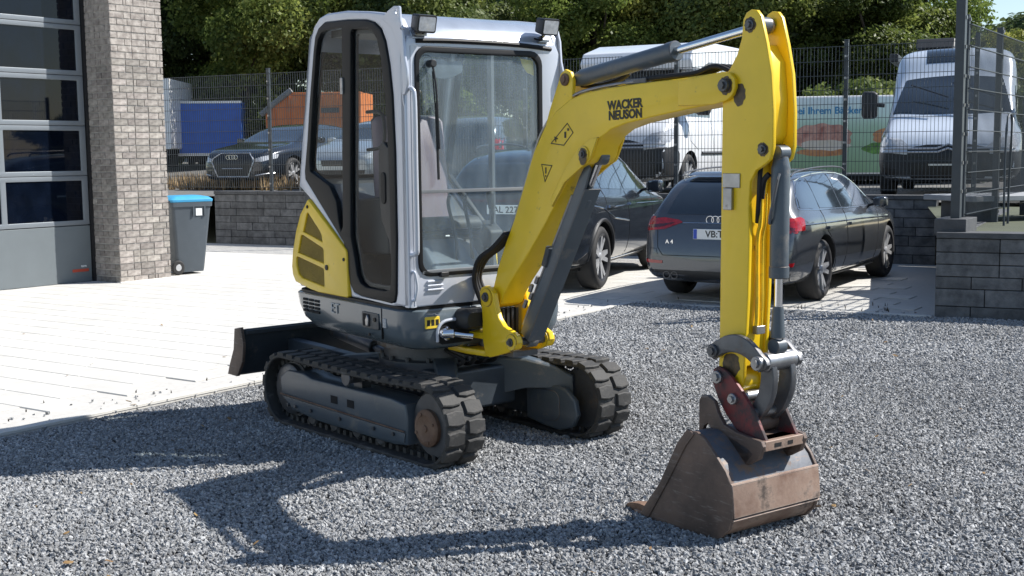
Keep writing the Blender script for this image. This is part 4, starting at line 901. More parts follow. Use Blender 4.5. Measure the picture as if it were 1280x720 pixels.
for i in range(-60, 90):
    for j in range(-20, 80):
        u = (i+.5*(j % 2))*pl; v = j*pw; x = PD.x*u+PN.x*v-.5; y = PD.y*u+PN.y*v+8
        ok = all(in_poly(x+PD.x*a*pl/2+PN.x*c*pw/2, y+PD.y*a*pl/2+PN.y*c*pw/2, pave_poly) for a in (-1, 1) for c in (-1, 1))
        if ok:
            px = 640+1540*x/max(y, 1); ins = -80 < px < 1330
            cells.append(((0 if ins else 1, y), x, y))
cells.sort(key=lambda c: c[0])
pave_root = bpy.data.objects.get("paving_bed")
for _, x, y in cells[:300]:
    o = bpy.data.objects.new("paver", pme); COL.objects.link(o); o.parent = pave_root
    o.location = (x, y, random.uniform(-.0006, .0006)); o.rotation_euler = (random.uniform(-.0006, .0006), random.uniform(-.0006, .0006), ang)
b = B(); rnd = random.Random(3)
tmp = bmesh.new(); tmp.from_mesh(pme); tmp_v = [v.co.copy() for v in tmp.verts]; tmp_f = [[v.index for v in f.verts] for f in tmp.faces]; tmp.free()
for _, x, y in cells[300:]:
    M = Matrix.Translation((x, y, rnd.uniform(-.0015, .0015))) @ Matrix.Rotation(ang, 4, 'Z'); vs = [b.verts.new(M @ c) for c in tmp_v]
    for f in tmp_f: b.faces.new([vs[i] for i in f])
o = mk("far_pavers", b, "paver", pave_root, smooth=False); o["kind"] = "stuff"
# kerb stones along the gravel edge
n = 0
def kerb_run(a, c, L=1.0):
    a = Vector(a); c = Vector(c); d = (c-a).normalized(); tot = (c-a).length; k = int(tot/L); an = math.atan2(d.y, d.x)
    nn = Vector((-d.y, d.x))
    for i in range(k+1):
        ln = min(L, tot-i*L)
        if ln < .1: break
        p = a+d*(i*L+ln/2)+nn*.045
        bb = B(); box(bb, -ln/2+.003, ln/2-.003, -.04, .04, -.05, .016); o = mk("kerb_stone", bb, "paver", pave_root, smooth=False, bevel=.004)
        o.location = (p.x, p.y, 0); o.rotation_euler = (0, 0, an)
kerb_run(GA, GB); kerb_run(GB, GC)

# gravel: loose stones, scattered with geometry nodes
def gravel(name, pts, density, r, seed, z=0.0):
    b = B(); b.faces.new([b.verts.new((x, y, z)) for x, y in pts]); bmesh.ops.recalc_face_normals(b, faces=b.faces)
    for f in b.faces:
        if f.normal.z < 0: f.normal_flip()
    for nn, ax in ((Vector((1, 0, 0)), 0), (Vector((0, 1, 0)), 1)):
        k = -6.0
        while k < 13: bmesh.ops.bisect_plane(b, geom=b.verts[:]+b.edges[:]+b.faces[:], plane_co=nn*k, plane_no=nn); k += .22
    bmesh.ops.triangulate(b, faces=b.faces[:])
    for v in b.verts:
        x, y = v.co.x, v.co.y; v.co.z = .004*math.sin(x*3.1+y*1.3)+.004*math.sin(y*4.3-x*1.9)+.003*math.sin(x*7.7+y*6.1)
        for off in (-.2, 1.15):       # two faint wheel ruts
            dd = (x*.80-y*.60)-off-.5+4.2; v.co.z -= .007*math.exp(-(dd/.16)**2)
    me = bpy.data.meshes.new(name); b.to_mesh(me); b.free(); me.materials.append(MATS["stone"])
    o = bpy.data.objects.new(name, me); COL.objects.link(o); o["kind"] = "stuff"
    ng = bpy.data.node_groups.new(name, 'GeometryNodeTree'); ng.interface.new_socket("Geometry", in_out='INPUT', socket_type='NodeSocketGeometry'); ng.interface.new_socket("Geometry", in_out='OUTPUT', socket_type='NodeSocketGeometry')
    N = ng.nodes; L = ng.links; gi = N.new("NodeGroupInput"); go = N.new("NodeGroupOutput")
    dp = N.new("GeometryNodeDistributePointsOnFaces"); dp.inputs["Density"].default_value = density; dp.inputs["Seed"].default_value = seed
    L.new(gi.outputs[0], dp.inputs["Mesh"])
    gti = N.new("GeometryNodeGeometryToInstance")
    for k in range(5):
        ico = N.new("GeometryNodeMeshIcoSphere"); ico.inputs["Subdivisions"].default_value = 1; ico.inputs["Radius"].default_value = r
        sp = N.new("GeometryNodeSetPosition"); nz = N.new("ShaderNodeTexNoise"); nz.noise_dimensions = '4D'; nz.inputs["W"].default_value = k*3.7+seed; nz.inputs["Scale"].default_value = .9/r; nz.inputs["Detail"].default_value = 0
        vm = N.new("ShaderNodeVectorMath"); vm.operation = 'SUBTRACT'; vm.inputs[1].default_value = (.5, .5, .5)
        vs = N.new("ShaderNodeVectorMath"); vs.operation = 'SCALE'; vs.inputs["Scale"].default_value = r*2.4
        L.new(nz.outputs["Color"], vm.inputs[0]); L.new(vm.outputs[0], vs.inputs[0]); L.new(vs.outputs[0], sp.inputs["Offset"]); L.new(ico.outputs["Mesh"], sp.inputs["Geometry"])
        tf = N.new("GeometryNodeTransform"); tf.inputs["Scale"].default_value = (1.15, .9, .72) if k % 2 else (1, 1.05, .85)
        L.new(sp.outputs[0], tf.inputs[0]); sm = N.new("GeometryNodeSetMaterial"); sm.inputs["Material"].default_value = MATS["stone"]
        L.new(tf.outputs[0], sm.inputs["Geometry"]); L.new(sm.outputs[0], gti.inputs[0])
    ip = N.new("GeometryNodeInstanceOnPoints"); ip.inputs["Pick Instance"].default_value = True
    L.new(dp.outputs["Points"], ip.inputs["Points"]); L.new(gti.outputs[0], ip.inputs["Instance"])
    rr = N.new("FunctionNodeRandomValue"); rr.data_type = 'FLOAT_VECTOR'; rr.inputs[0].default_value = (0, 0, 0); rr.inputs[1].default_value = (6.28, 6.28, 6.28)
    rs = N.new("FunctionNodeRandomValue"); rs.data_type = 'FLOAT'; rs.inputs[2].default_value = .55; rs.inputs[3].default_value = 1.35
    try:
        e2r = N.new("FunctionNodeEulerToRotation"); L.new(rr.outputs[0], e2r.inputs[0]); L.new(e2r.outputs[0], ip.inputs["Rotation"])
    except Exception: L.new(rr.outputs[0], ip.inputs["Rotation"])
    L.new(rs.outputs[1], ip.inputs["Scale"])
    tr = N.new("GeometryNodeTranslateInstances"); rz = N.new("FunctionNodeRandomValue"); rz.data_type = 'FLOAT_VECTOR'; rz.inputs[0].default_value = (0, 0, -r*.5); rz.inputs[1].default_value = (0, 0, r*.75); rz.inputs["Seed"].default_value = 9
    tr.inputs["Local Space"].default_value = False
    L.new(ip.outputs[0], tr.inputs[0]); L.new(rz.outputs[0], tr.inputs["Translation"])
    L.new(tr.outputs[0], go.inputs[0])
    md = o.modifiers.new("scatter", 'NODES'); md.node_group = ng; return o
gn0 = [(-4.4, 5.03), (-2.9, 6.93), (-1.3, 9.05), (5, 9.05), (4.2, 5.0), (3.4, 3.2), (-3.6, 3.2)]
gn1 = [(-1.32, 9.02), (GB[0]+.01, GB[1]-.03), (3.97, 11.53), rp(4.6), (7.9, 9.02)]
gravel("loose_gravel", gn0, 8200, .0086, 1)
gravel("loose_gravel", gn1, 4200, .0115, 2)

# stray stones on the kerb and the edge of the paving
gravel("stray_gravel", [(-2.9+.02, 7.02+.02), (1.20, 12.80), (.95, 12.98), (-3.3, 7.2)], 60, .0095, 5, .012)
gravel("stray_gravel", [(1.3, 12.84), (3.97, 11.6), (4.05, 11.85), (1.42, 13.05)], 110, .0105, 6, .012)
rn = random.Random(31); b = B()
for _ in range(90):
    y = rn.uniform(4.4, 12); x = rn.uniform(-.42, .44)*y*1.05; a = rn.uniform(0, 6.28); L_ = rn.uniform(.010, .026); zz = .016
    if in_poly(x, y, pave_poly): zz = .012
    M = Matrix.Translation((x, y, zz+.004)) @ Euler((rn.uniform(-.5, .5), rn.uniform(-.5, .5), a)).to_matrix().to_4x4()
    vs = [b.verts.new(M @ Vector(q)) for q in ((-L_, 0, 0), (-.3*L_, .45*L_, .15*L_), (.6*L_, .3*L_, .1*L_), (L_, 0, .25*L_), (.5*L_, -.35*L_, .1*L_), (-.4*L_, -.4*L_, .12*L_))]; b.faces.new(vs)
o = mk("fallen_leaves", b, "fallen_leaf", smooth=False); o["kind"] = "stuff"

# ================================================================ WALLS OF STONE BLOCKS
def block_wall(name, label, p0, d, length, rows, thick, joint_mat="wall_joint", block_w=(.34, .62), seed=1, nlimit=300, face_only=True, coping=.06, cop_over=.02, back=True):
    """p0 base corner, d direction; visible face on the camera side"""
    rz = math.atan2(d.y, d.x); w = thing(name, label, "wall", (p0[0], p0[1], 0), rz); rnd = random.Random(seed)
    H_ = sum(rows); b = B(); box(b, .004, length-.004, .014, thick, -.05, H_); mk("core", b, joint_mat, w, smooth=False)
    z = 0.; cnt = 0
    for r, h in enumerate(rows):
        x = 0.
        while x < length-.01:
            bw = rnd.choice((block_w[0], block_w[1], (block_w[0]+block_w[1])/2))
            if length-x-bw < .2: bw = length-x
            g = .0035; dy = rnd.uniform(-.003, .003)
            b = B(); box(b, x+g, x+bw-g, dy, .05, z+g, z+h-g); o = mk("stone_block", b, "wall_block", w, smooth=False, bevel=.004, seg=1); x += bw; cnt += 1
        z += h
    x = 0.
    while x < length-.01:
        ln = min(1.0, length-x); b = B(); box(b, x+.002, x+ln-.002, -cop_over, thick+cop_over, H_+.002, H_+coping); mk("coping_stone", b, "coping", w, smooth=False, bevel=.005, seg=1); x += ln
    return w
block_wall("retaining_wall", "long low grey stone-block retaining wall under the upper car park fence", wp(0), WD, 12.55, [.13, .12, .14, .12, .13, .12, .13], .25, seed=4, block_w=(.36, .62))
block_wall("garden_wall", "dark grey stone-block wall at the right edge of the gravel", (3.99, 11.55), RD, 4.6, [.115, .165, .115, .115, .115, .13], .25, seed=8, block_w=(.32, .56), coping=.055)
# short return of that wall, going back towards the fence
bq = B()
rd2 = Vector((.45, .893)).normalized()
rw = thing("return_wall", "side return of the grey stone wall running back beside the parking bay", "wall", (*rp(0, .26), 0), math.atan2(rd2.y, rd2.x))
b = B(); box(b, .02, 4.6, -.24, 0, -.05, .755); mk("core", b, "wall_joint", rw, smooth=False)
for r in range(6):
    x = .0
    while x < 4.5:
        bw = random.choice((.36, .5, .62)); b = B(); box(b, x+.003, min(x+bw, 4.6)-.003, -.02, .01, r*.126+.003, r*.126+.123); mk("stone_block", b, "wall_block", rw, smooth=False, bevel=.004, seg=1); x += bw
b = B(); box(b, 0, 4.6, -.26, .03, .757, .808); mk("coping_stone", b, "coping", rw, smooth=False, bevel=.005)

# ================================================================ FENCES
def mesh_panel(L, H_, step=.05, hstep=.2, r=.0028, rh=.0038):
    b = B(); k = int(L/step)
    def rod(x0, x1, z0, z1, y, rr):
        box(b, x0-(rr if x0 == x1 else 0), x1+(rr if x0 == x1 else 0), y-rr, y+rr, z0-(0 if x0 == x1 else rr), z1+(0 if x0 == x1 else rr))
    for i in range(k+1): rod(i*step, i*step, 0, H_, 0, r)
    for j in range(int(H_/hstep)+1):
        for y in (-.008, .008): rod(0, L, .02+j*hstep, .02+j*hstep, y, rh)
    return b
fn = thing("mesh_fence", "tall dark double-rod mesh fence standing on the long retaining wall", "fence", (*wp(0, .13), .97), math.atan2(WD.y, WD.x))
posts = [-1.315, 1.2, 3.73, 6.25, 8.77, 11.27, 13.0]
for i, t in enumerate(posts):
    b = B(); box(b, t-.03, t+.03, -.02, .03, -.02, 2.13); box(b, t-.033, t+.033, -.023, .033, 2.13, 2.145); p = mk("fence_post", b, "fence_paint", fn, smooth=False, bevel=.004)
    b = B()
    for k in range(7): box(b, t-.02, t+.02, -.032, -.02, .1+.3*k, .13+.3*k)
    c = mk("fence_clip", b, "steel", fn, smooth=False); c.parent = p
for t0, t1 in zip(posts, posts[1:]):
    b = mesh_panel(t1-t0-.02, 2.03); bmesh.ops.translate(b, vec=(t0+.01, -.035, .03), verts=b.verts); mk("mesh_panel", b, "fence_paint", fn, smooth=False)
f2 = thing("side_fence", "near dark mesh fence with stout posts running back from the stone wall corner", "fence", (4.23, 11.72, .80), math.atan2(1.40, .90))
p2 = [0, .21, 1.75, 3.3]
for i, t in enumerate(p2):
    wd = .042 if i == 0 else .03
    b = B(); box(b, t-wd, t+wd, -wd, wd, .0, 2.18 if i == 0 else 2.05); p = mk("fence_post", b, "fence_paint", f2, smooth=False, bevel=.004)
    b = B()
    for k in range(8): box(b, t-.012, t+.012, -wd-.012, -wd, .1+.27*k, .13+.27*k)
    c = mk("fence_clip", b, "steel", f2, smooth=False); c.parent = p
for t0, t1 in ((.21, 1.75), (1.75, 3.3)):
    b = mesh_panel(t1-t0, 1.83, r=.0025, rh=.0035); bmesh.ops.translate(b, vec=(t0, -.04, .14), verts=b.verts); mk("mesh_panel", b, "fence_paint", f2, smooth=False)
b = B(); box(b, -.16, .30, -.13, .16, -.02, .13); mk("concrete_base", b, "coping", f2, smooth=False, bevel=.006)
f3 = thing("corner_fence", "short mesh fence on the right end of the stone wall in front of the camper van", "fence", (4.31, 11.73, .80), math.atan2(-.408, .913))
b = mesh_panel(3.2, 2.03, r=.0025, rh=.0035) ; b.free()
b = mesh_panel(3.0, .0001+.0, r=.0026); b.free()
# the rail panel that leaves towards the right stands on the far side only: single post with the hose loop
b = B(); box(b, 2.9, 2.96, 1.0, 1.06, 0, 2.0); mk("fence_post", b, "fence_paint", f3, smooth=False)
b = mesh_panel(2.9, 1.83); bmesh.ops.translate(b, vec=(0, 0, .12), verts=b.verts); b.free()
bpy.data.objects.remove([o for o in f3.children][0]); bpy.data.objects.remove(f3)
b = B(); tube(b, [(5.02, 12.55, .80), (5.03, 12.6, 1.4), (5.06, 12.65, 1.82), (5.12, 12.75, 1.93), (5.19, 12.85, 1.85), (5.20, 12.9, 1.2), (5.2, 12.9, .8)], .012, 8, 6)
tag(mk("bent_pipe", b, "fence_paint"), "thin dark pipe bent into a hoop behind the near fence", "pipe")
b = B(); M = Matrix.Translation((6.05, 13.9, 0)) @ Matrix.Rotation(R(18), 4, 'Z')
box(b, -1.35, 1.6, -.42, .42, 1.02, 1.08, M); so = mk("stone_slab", b, "wood_slab", bevel=.008); tag(so, "pale flat slab lying on the raised bed behind the near fence", "slab")
for k in range(3):
    b = B(); box(b, -1.2+1.2*k, -1.0+1.2*k, -.3, .3, .80, 1.02, M); mk("support_block", b, "coping", so, smooth=False)

# ================================================================ GARAGE
GD = Vector((.60, .80)); GN = Vector((.80, -.60)); G0 = Vector((-5.43, 15.84))     # where door plane meets the pillar
gar = thing("garage", "garage with a glazed grey sectional door and a pale brick pillar", "building", (G0.x, G0.y, 0), math.atan2(GD.y, GD.x))
# local frame: +x along the wall towards the back, -y outwards to the yard
def gbox(name, x0, x1, y0, y1, z0, z1, m, par=gar, bev=0.): b = B(); box(b, x0, x1, y0, y1, z0, z1); return mk(name, b, m, par, smooth=False, bevel=bev)
gbox("wall", -9, .76, .03, 8, -.03, 5.2, "mortar")
gbox("door_reveal", -.045, -.001, -.12, .03, 0, 5.2, "rubber_black")
sec = [(0.012, .735, None), (.735, 1.36, 'w'), (1.36, 1.985, 'w'), (1.985, 2.61, 'w'), (2.61, 3.235, 'w'), (3.235, 3.86, 'w')]
door = gbox("sectional_door", -4.6, -.05, .045, .08, 0, 3.9, "door_metal")
for i, (z0, z1, k) in enumerate(sec):
    if not k:
        o = gbox("door_panel", -4.58, -.052, .0, .045, z0, z1-.008, "door_grey", door, .004)
        o = gbox("bottom_seal", -4.58, -.052, -.002, .05, .0, .011, "rubber_black", door)
    else:
        b = B(); n = 4; loops = [[(-4.58, z0+.003), (-.052, z0+.003), (-.052, z1-.003), (-4.58, z1-.003)]]
        panes = []
        for q in range(n):
            xb = -.135-q*1.12; xa = xb-1.045; panes.append((xa, xb)); loops.append(rrect(xa, xb, z0+.062, z1-.062, .01))
        b = plate(loops, .0, .045, .005); o = mk("window_section", b, "door_metal", door)
        for xa, xb in panes:
            gl = gbox("window_pane", xa-.004, xb+.004, .014, .020, z0+.058, z1-.058, "door_pane_glass", door)
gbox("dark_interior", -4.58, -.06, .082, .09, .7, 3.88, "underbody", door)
b = text_bm("tore", .045, .001, .001); put(b, (-.17, -.0035, .215), (1, 0, 0), (0, 0, 1)); mk("lettering", b, "white_print", door, smooth=False)
b = text_bm("HORMANN", .05, .001, .001); b.free()
for k in range(7): gbox("maker_sticker", -.33+.036*k, -.304+.036*k, -.003, .001, .145, .175, "door_print_red", door) if k < 0 else None
gbox("maker_sticker", -.335, -.10, -.004, .001, .142, .178, "door_print_red", door)
door.location = (0, -.095, 0)
# brick pillar: local x 0.02..0.76 along the wall, protrudes y from 0.1 to -0.61
pil = gbox("brick_pillar", -.005+.01, .775-.012, -.628+.012, .12, -.03, 5.2, "mortar")
rnd = random.Random(11); bw, bh, gz = .210, .0685, .0138; course = .0826
brick_cache = {}
def brick_mesh(l, d, h):
    key = (round(l, 3), round(d, 3))
    if key not in brick_cache:
        b = B(); box(b, 0, l, 0, d, 0, h)
        for v in b.verts: v.co += Vector((rnd.uniform(-.002, .002), rnd.uniform(-.002, .002), rnd.uniform(-.002, .002)))
        me = bpy.data.meshes.new("brick"); b.to_mesh(me); b.free(); me.materials.append(MATS["brick"]); brick_cache[key] = me
    return brick_cache[key]
items = []
for c in range(62):
    z = .006+c*course
    # right face (long face towards the camera), at y=-.628, x from -.005 to .775
    off = rnd.choice((0, .055, .105)) if c % 2 else .0
    x = -.005; seq = [.105, .21, .21, .155, .10] if c % 2 else [.21, .105, .21, .21, .045]
    rnd.shuffle(seq) if c % 3 == 0 else None
    tot = sum(seq); seq = [s*(.78)/tot for s in seq]
    for s in seq: items.append((z, 'f', x, s)); x += s
    y = -.628; seq = [.21, .105, .21, .10] if c % 2 else [.105, .21, .105, .21]
    tot = sum(seq); seq = [s*(.62)/tot for s in seq]
    for s in seq: items.append((z, 's', y, s)); y += s
singles = [it for it in items if it[0] < 3.62][:300]; rest = items[len(singles):]
jb = B()
def brick_tf(z, f, p, s):
    g = .0105
    if f == 'f':
        return s-g, Matrix.Translation((p+g/2, -.628+rnd.uniform(-.003, .002), z))
    return s-g, Matrix.Translation((-.006+rnd.uniform(-.003, .002), p+s-g/2, z)) @ Matrix.Rotation(R(-90), 4, 'Z')
for it in singles:
    l, M = brick_tf(*it); o = bpy.data.objects.new("brick", brick_mesh(round(l, 3), .05, bh)); COL.objects.link(o); o.parent = pil; o.matrix_local = M
for it in rest:
    l, M = brick_tf(*it); box(jb, 0, l, 0, .05, 0, bh, M)
o = mk("upper_bricks", jb, "brick", pil, smooth=False); o["kind"] = "stuff"
# mortar fillet at the foot
gbox("mortar_foot", -.018, .788, -.64, -.55, -.02, .022, "mortar", pil, .01); 

# ================================================================ WHEELIE BIN
bn = thing("wheelie_bin", "dark grey wheelie bin with a bright blue lid beside the brick pillar", "bin", (-4.42, 16.70, .012), R(-12))
def bring(z, hw, hd, r, cy=0): return [(x, y+cy, z) for x, y in rrect(-hw, hw, -hd, hd, r)]
b = loft([bring(.03, .22, .22, .05, .03), bring(.07, .225, .23, .05, .03), bring(.5, .245, .27, .05, .01), bring(.92, .268, .315, .05, 0), bring(.925, .285, .335, .05, 0), bring(.985, .288, .34, .05, 0), bring(.99, .27, .32, .05, 0)])
mk("bin_body", b, "bin_grey", bn)
b = loft([bring(.99, .288, .345, .05), bring(1.02, .292, .35, .05), bring(1.055, .26, .30, .06), bring(1.075, .16, .2, .08)]); ld = mk("lid", b, "bin_blue", bn)
b = B(); tube(b, [(-.25, .33, 1.0), (-.25, .375, 1.0), (.25, .375, 1.0), (.25, .33, 1.0)], .016, 8); mk("handle", b, "bin_grey", bn)
b = B(); box(b, -.272, -.262, -.16, -.06, .80, .90); mk("bin_label", b, "white_print", bn)
b = B()
for yy in (-.20, -.02): box(b, -.285, -.25, yy-.012, yy+.012, .80, .93)
mk("comb_rib", b, "bin_grey", bn)
for s in (-1, 1):
    b = B(); cyl(b, (s*.225, .25, .10), (s*.275, .25, .10), .10, 24, c=.015); w_ = mk("wheel", b, "tyre", bn)
    b = B(); cyl(b, (s*.27, .25, .10), (s*.279, .25, .10), .045, 20, c=.003); h_ = mk("hub", b, "alloy", bn); h_.parent = w_
bn.rotation_euler = (0, 0, R(128)); bn.scale = (.9, .88, .98)

# ================================================================ VEHICLES
def interp(tab, x):
    if x <= tab[0][0]: return tab[0][1]
    for (xa, ya), (xb, yb) in zip(tab, tab[1:]):
        if x <= xb: return ya+(yb-ya)*(x-xa)/(xb-xa)
    return tab[-1][1]
class Car:
    """x forward, y left, z up, origin on the ground in the middle"""
    def __init__(s, name, label, cat, loc, heading, paint, W, top, belt, halfw, bottom, roofw, axles, wheel_r, tyre_w, group=None, tumble_max=None, sections=26, subsurf=2):
        s.root = thing(name, label, cat, loc, heading, group); s.W = W; hw = W/2
        xs = sorted(set([t[0] for t in top])); rings = []; x0, x1 = xs[0], xs[-1]
        for x in xs:
            w = hw*interp(halfw, x); zt = interp(top, x); zb = interp(bottom, x); bl = min(interp(belt, x), zt-.012); rw = interp(roofw, x)*hw
            gl = max(0., min(1., (zt-bl)/.25)); rw = w*.86*(1-gl)+rw*gl
            P = [(0, zb), (w*.75, zb), (w*.95, zb+.05), (w, zb+.42*(bl-zb)), (w*.995, zb+.70*(bl-zb)), (w*.965, bl-.035), (w*.93, bl)]
            P += [(rw*.45+w*.91*.55, bl+(zt-bl)*.42), (rw*1.0+0, bl+(zt-bl)*.86), (rw*.86, bl+(zt-bl)*.965), (rw*.45, zt-.004), (0, zt)]
            ring = [(x, -y, z) for y, z in P]+[(x, y, z) for y, z in P[-2:0:-1]]
            rings.append(ring)
        b = loft(rings)
        o = mk("body", b, [paint, "underbody"], s.root, angle=60); md = o.modifiers.new("s", 'SUBSURF'); md.levels = md.render_levels = subsurf
        bake(o)
        # wheel arches
        for ax in axles:
            cb = B(); cyl(cb, (ax, -hw*1.3, wheel_r), (ax, hw*1.3, wheel_r), wheel_r+.055, 40); co = mk("cutter", cb, "underbody", s.root)
            md = o.modifiers.new("b", 'BOOLEAN'); md.object = co; md.operation = 'DIFFERENCE'; md.solver = 'EXACT'; bake(o); bpy.data.objects.remove(co)
            cb = B(); box(cb, ax-wheel_r-.08, ax+wheel_r+.08, -hw*.80, hw*.80, .24, wheel_r*2+.12); mk("wheel_well", cb, "underbody", s.root)
        me = o.data; me.polygons.foreach_set("use_smooth", [True]*len(me.polygons)); me.set_sharp_from_angle(angle=R(45))
        s.body = o; bm = bmesh.new(); bm.from_mesh(me); s.bvh = BVHTree.FromBMesh(bm); bm.free(); s.axles = axles; s.r = wheel_r; s.hw = hw
        for ax in axles:
            for sd in (-1, 1): s.wheel(ax, sd, wheel_r, tyre_w)
    rim_style = "double"
    def wheel(s, ax, sd, r, tw):
        yo = sd*(s.hw-.025); yi = yo-sd*tw; rr = r*.76
        b = B(); L = tw
        lathe(b, (ax, yi, r), (ax, yo, r), [(0, rr*.98), (0, r*.90), (L*.08, r*.97), (L*.2, r), (L*.8, r), (L*.92, r*.97), (L, r*.90), (L*1.03, r*.82), (L, rr*1.0), (L*.9, rr*.98), (0, rr*.98)], 36)
        t = mk("tyre", b, "tyre", s.root)
        b = B(); lathe(b, (ax, yi, r), (ax, yo, r), [(L*.35, 0), (L*.35, rr*.9), (L*.9, rr*.92), (L*1.0, rr*1.0), (L*1.01, rr*.985), (L*.95, rr*.90), (L*.5, rr*.86), (L*.45, 0)], 32); w = mk("wheel_barrel", b, "dark_alloy", s.root)
        b = B(); n = 5
        for k in range(n):
            for da in (-.16, .16):
                a = 2*math.pi*k/n+da; a2 = 2*math.pi*k/n+da*1.35
                def q(rad, an, yy, off): return Vector((ax+rad*math.cos(an)-off*math.sin(an), yy, r+rad*math.sin(an)+off*math.cos(an)))
                y0 = yo-sd*.030; y1 = yo-sd*.012; wv = r*.075
                v = [b.verts.new(q(rad, an, yy, off)) for rad, an, yy, off in ((rr*.16, a*.0+2*math.pi*k/n, y0, -wv), (rr*.96, a2, y1, -wv*.9), (rr*.96, a2, y1, wv*.9), (rr*.16, 2*math.pi*k/n, y0, wv))]
                v2 = [b.verts.new(p.co-Vector((0, sd*.035, 0))) for p in v]
                b.faces.new(v); b.faces.new(v2[::-1])
                for i in range(4): b.faces.new((v[i], v[(i+1) % 4], v2[(i+1) % 4], v2[i]))
        lathe(b, (ax, yo-sd*.06, r), (ax, yo-sd*.015, r), [(0, 0), (0, rr*.2), (.035, rr*.2), (.045, rr*.14), (.045, 0)], 20)
        bmesh.ops.recalc_face_normals(b, faces=b.faces)
        o = mk("rim", b, "alloy", s.root); o.parent = s.root
    def hit(s, p, d):
        loc, nor, i, dist = s.bvh.ray_cast(Vector(p), Vector(d)); return loc, nor
    def patch(s, name, poly, view, mt, off=.004, grid=.05, thick=.010, parent=None, sm=True, both=False, hole=None):
        """polygon drawn in one view (side: x,z; front/rear: y,z; top: x,y) and laid on the body"""
        res = []
        for sd in ((-1, 1) if both else (None,)):
            v_ = view
            if both: v_ = 'right' if sd < 0 else 'left'
            pts = [(v.x, v.y) for v in smooth_path([(a, c, 0) for a, c in poly], 4, True)] if sm else list(poly)
            b = B(); f = b.faces.new([b.verts.new((a, c, 0)) for a, c in pts])
            if hole:
                pass
            xs = [p[0] for p in pts]; zs = [p[1] for p in pts]
            g = bmesh.ops.triangulate(b, faces=[f])
            for ax_, lo, hi in ((0, min(xs), max(xs)), (1, min(zs), max(zs))):
                k = lo+grid*.5
                while k < hi:
                    n = Vector((1, 0, 0)) if ax_ == 0 else Vector((0, 1, 0)); bmesh.ops.bisect_plane(b, geom=b.verts[:]+b.edges[:]+b.faces[:], plane_co=n*k, plane_no=n); k += grid
            D = {'right': (0, 1, 0), 'left': (0, -1, 0), 'rear': (1, 0, 0), 'front': (-1, 0, 0), 'top': (0, 0, -1)}[v_]
            dead = []
            for v in b.verts:
                a, c = v.co.x, v.co.y
                o = {'right': (a, -5, c), 'left': (a, 5, c), 'rear': (-8, a, c), 'front': (8, a, c), 'top': (a, c, 6)}[v_]
                loc, nor = s.hit(o, D)
                if loc is None: dead.append(v); continue
                if nor.dot(Vector(D)) > 0: nor = -nor
                v.co = loc+nor*off-Vector(D)*0
            if dead: bmesh.ops.delete(b, geom=dead, context='VERTS')
            if not b.faces: b.free(); continue
            for f in b.faces: f.normal_update()
            if sum(f.normal.dot(Vector(D)) for f in b.faces) > 0: bmesh.ops.reverse_faces(b, faces=b.faces)
            be = [e for e in b.edges if e.is_boundary]
            r = bmesh.ops.extrude_edge_only(b, edges=be); nv = [e for e in r['geom'] if isinstance(e, bmesh.types.BMVert)]
            bmesh.ops.translate(b, vec=Vector(D)*thick, verts=nv); bmesh.ops.recalc_face_normals(b, faces=b.faces)
            o = mk(name, b, mt, parent or s.root, angle=50); res.append(o)
        return res
    def line(s, name, pts, view, mt, r=.004, off=0., both=False, parent=None, step=.04):
        for sd in ((-1, 1) if both else (None,)):
            v_ = ('right' if sd < 0 else 'left') if both else view
            D = {'right': (0, 1, 0), 'left': (0, -1, 0), 'rear': (1, 0, 0), 'front': (-1, 0, 0), 'top': (0, 0, -1)}[v_]; out = []
            for (a0, c0), (a1, c1) in zip(pts, pts[1:]):
                n = max(1, int(math.hypot(a1-a0, c1-c0)/step))
                for i in range(n+(1 if (a1, c1) == pts[-1] else 0)):
                    a = a0+(a1-a0)*i/n; c = c0+(c1-c0)*i/n
                    o = {'right': (a, -5, c), 'left': (a, 5, c), 'rear': (-8, a, c), 'front': (8, a, c), 'top': (a, c, 6)}[v_]
                    loc, nor = s.hit(o, D)
                    if loc is None: continue
                    out.append(loc-Vector(D)*off)
            if len(out) > 1:
                b = B(); tube(b, out, r, 6); mk(name, b, mt, parent or s.root)
def text_on(car, s_, size, loc, view, mt, bold=.002, name="lettering"):
    b = text_bm(s_, size, .0008, bold); x, y = {'right': ((1, 0, 0), (0, 0, 1)), 'left': ((-1, 0, 0), (0, 0, 1)), 'rear': ((0, -1, 0), (0, 0, 1)), 'front': ((0, 1, 0), (0, 0, 1))}[view]
    put(b, loc, x, y); return mk(name, b, mt, car.root, smooth=False)
def rings_badge(car, x, y0, z, r, view, n=4):
    b = B(); nx = -1 if view == 'rear' else 1
    for k in range(n):
        c = y0+(k-(n-1)/2)*r*1.45
        pts = [(x, c+r*math.cos(a), z+r*math.sin(a)) for a in [2*math.pi*i/20 for i in range(21)]]
        tube(b, pts, r*.11, 6)
    mk("badge", b, "chrome", car.root)
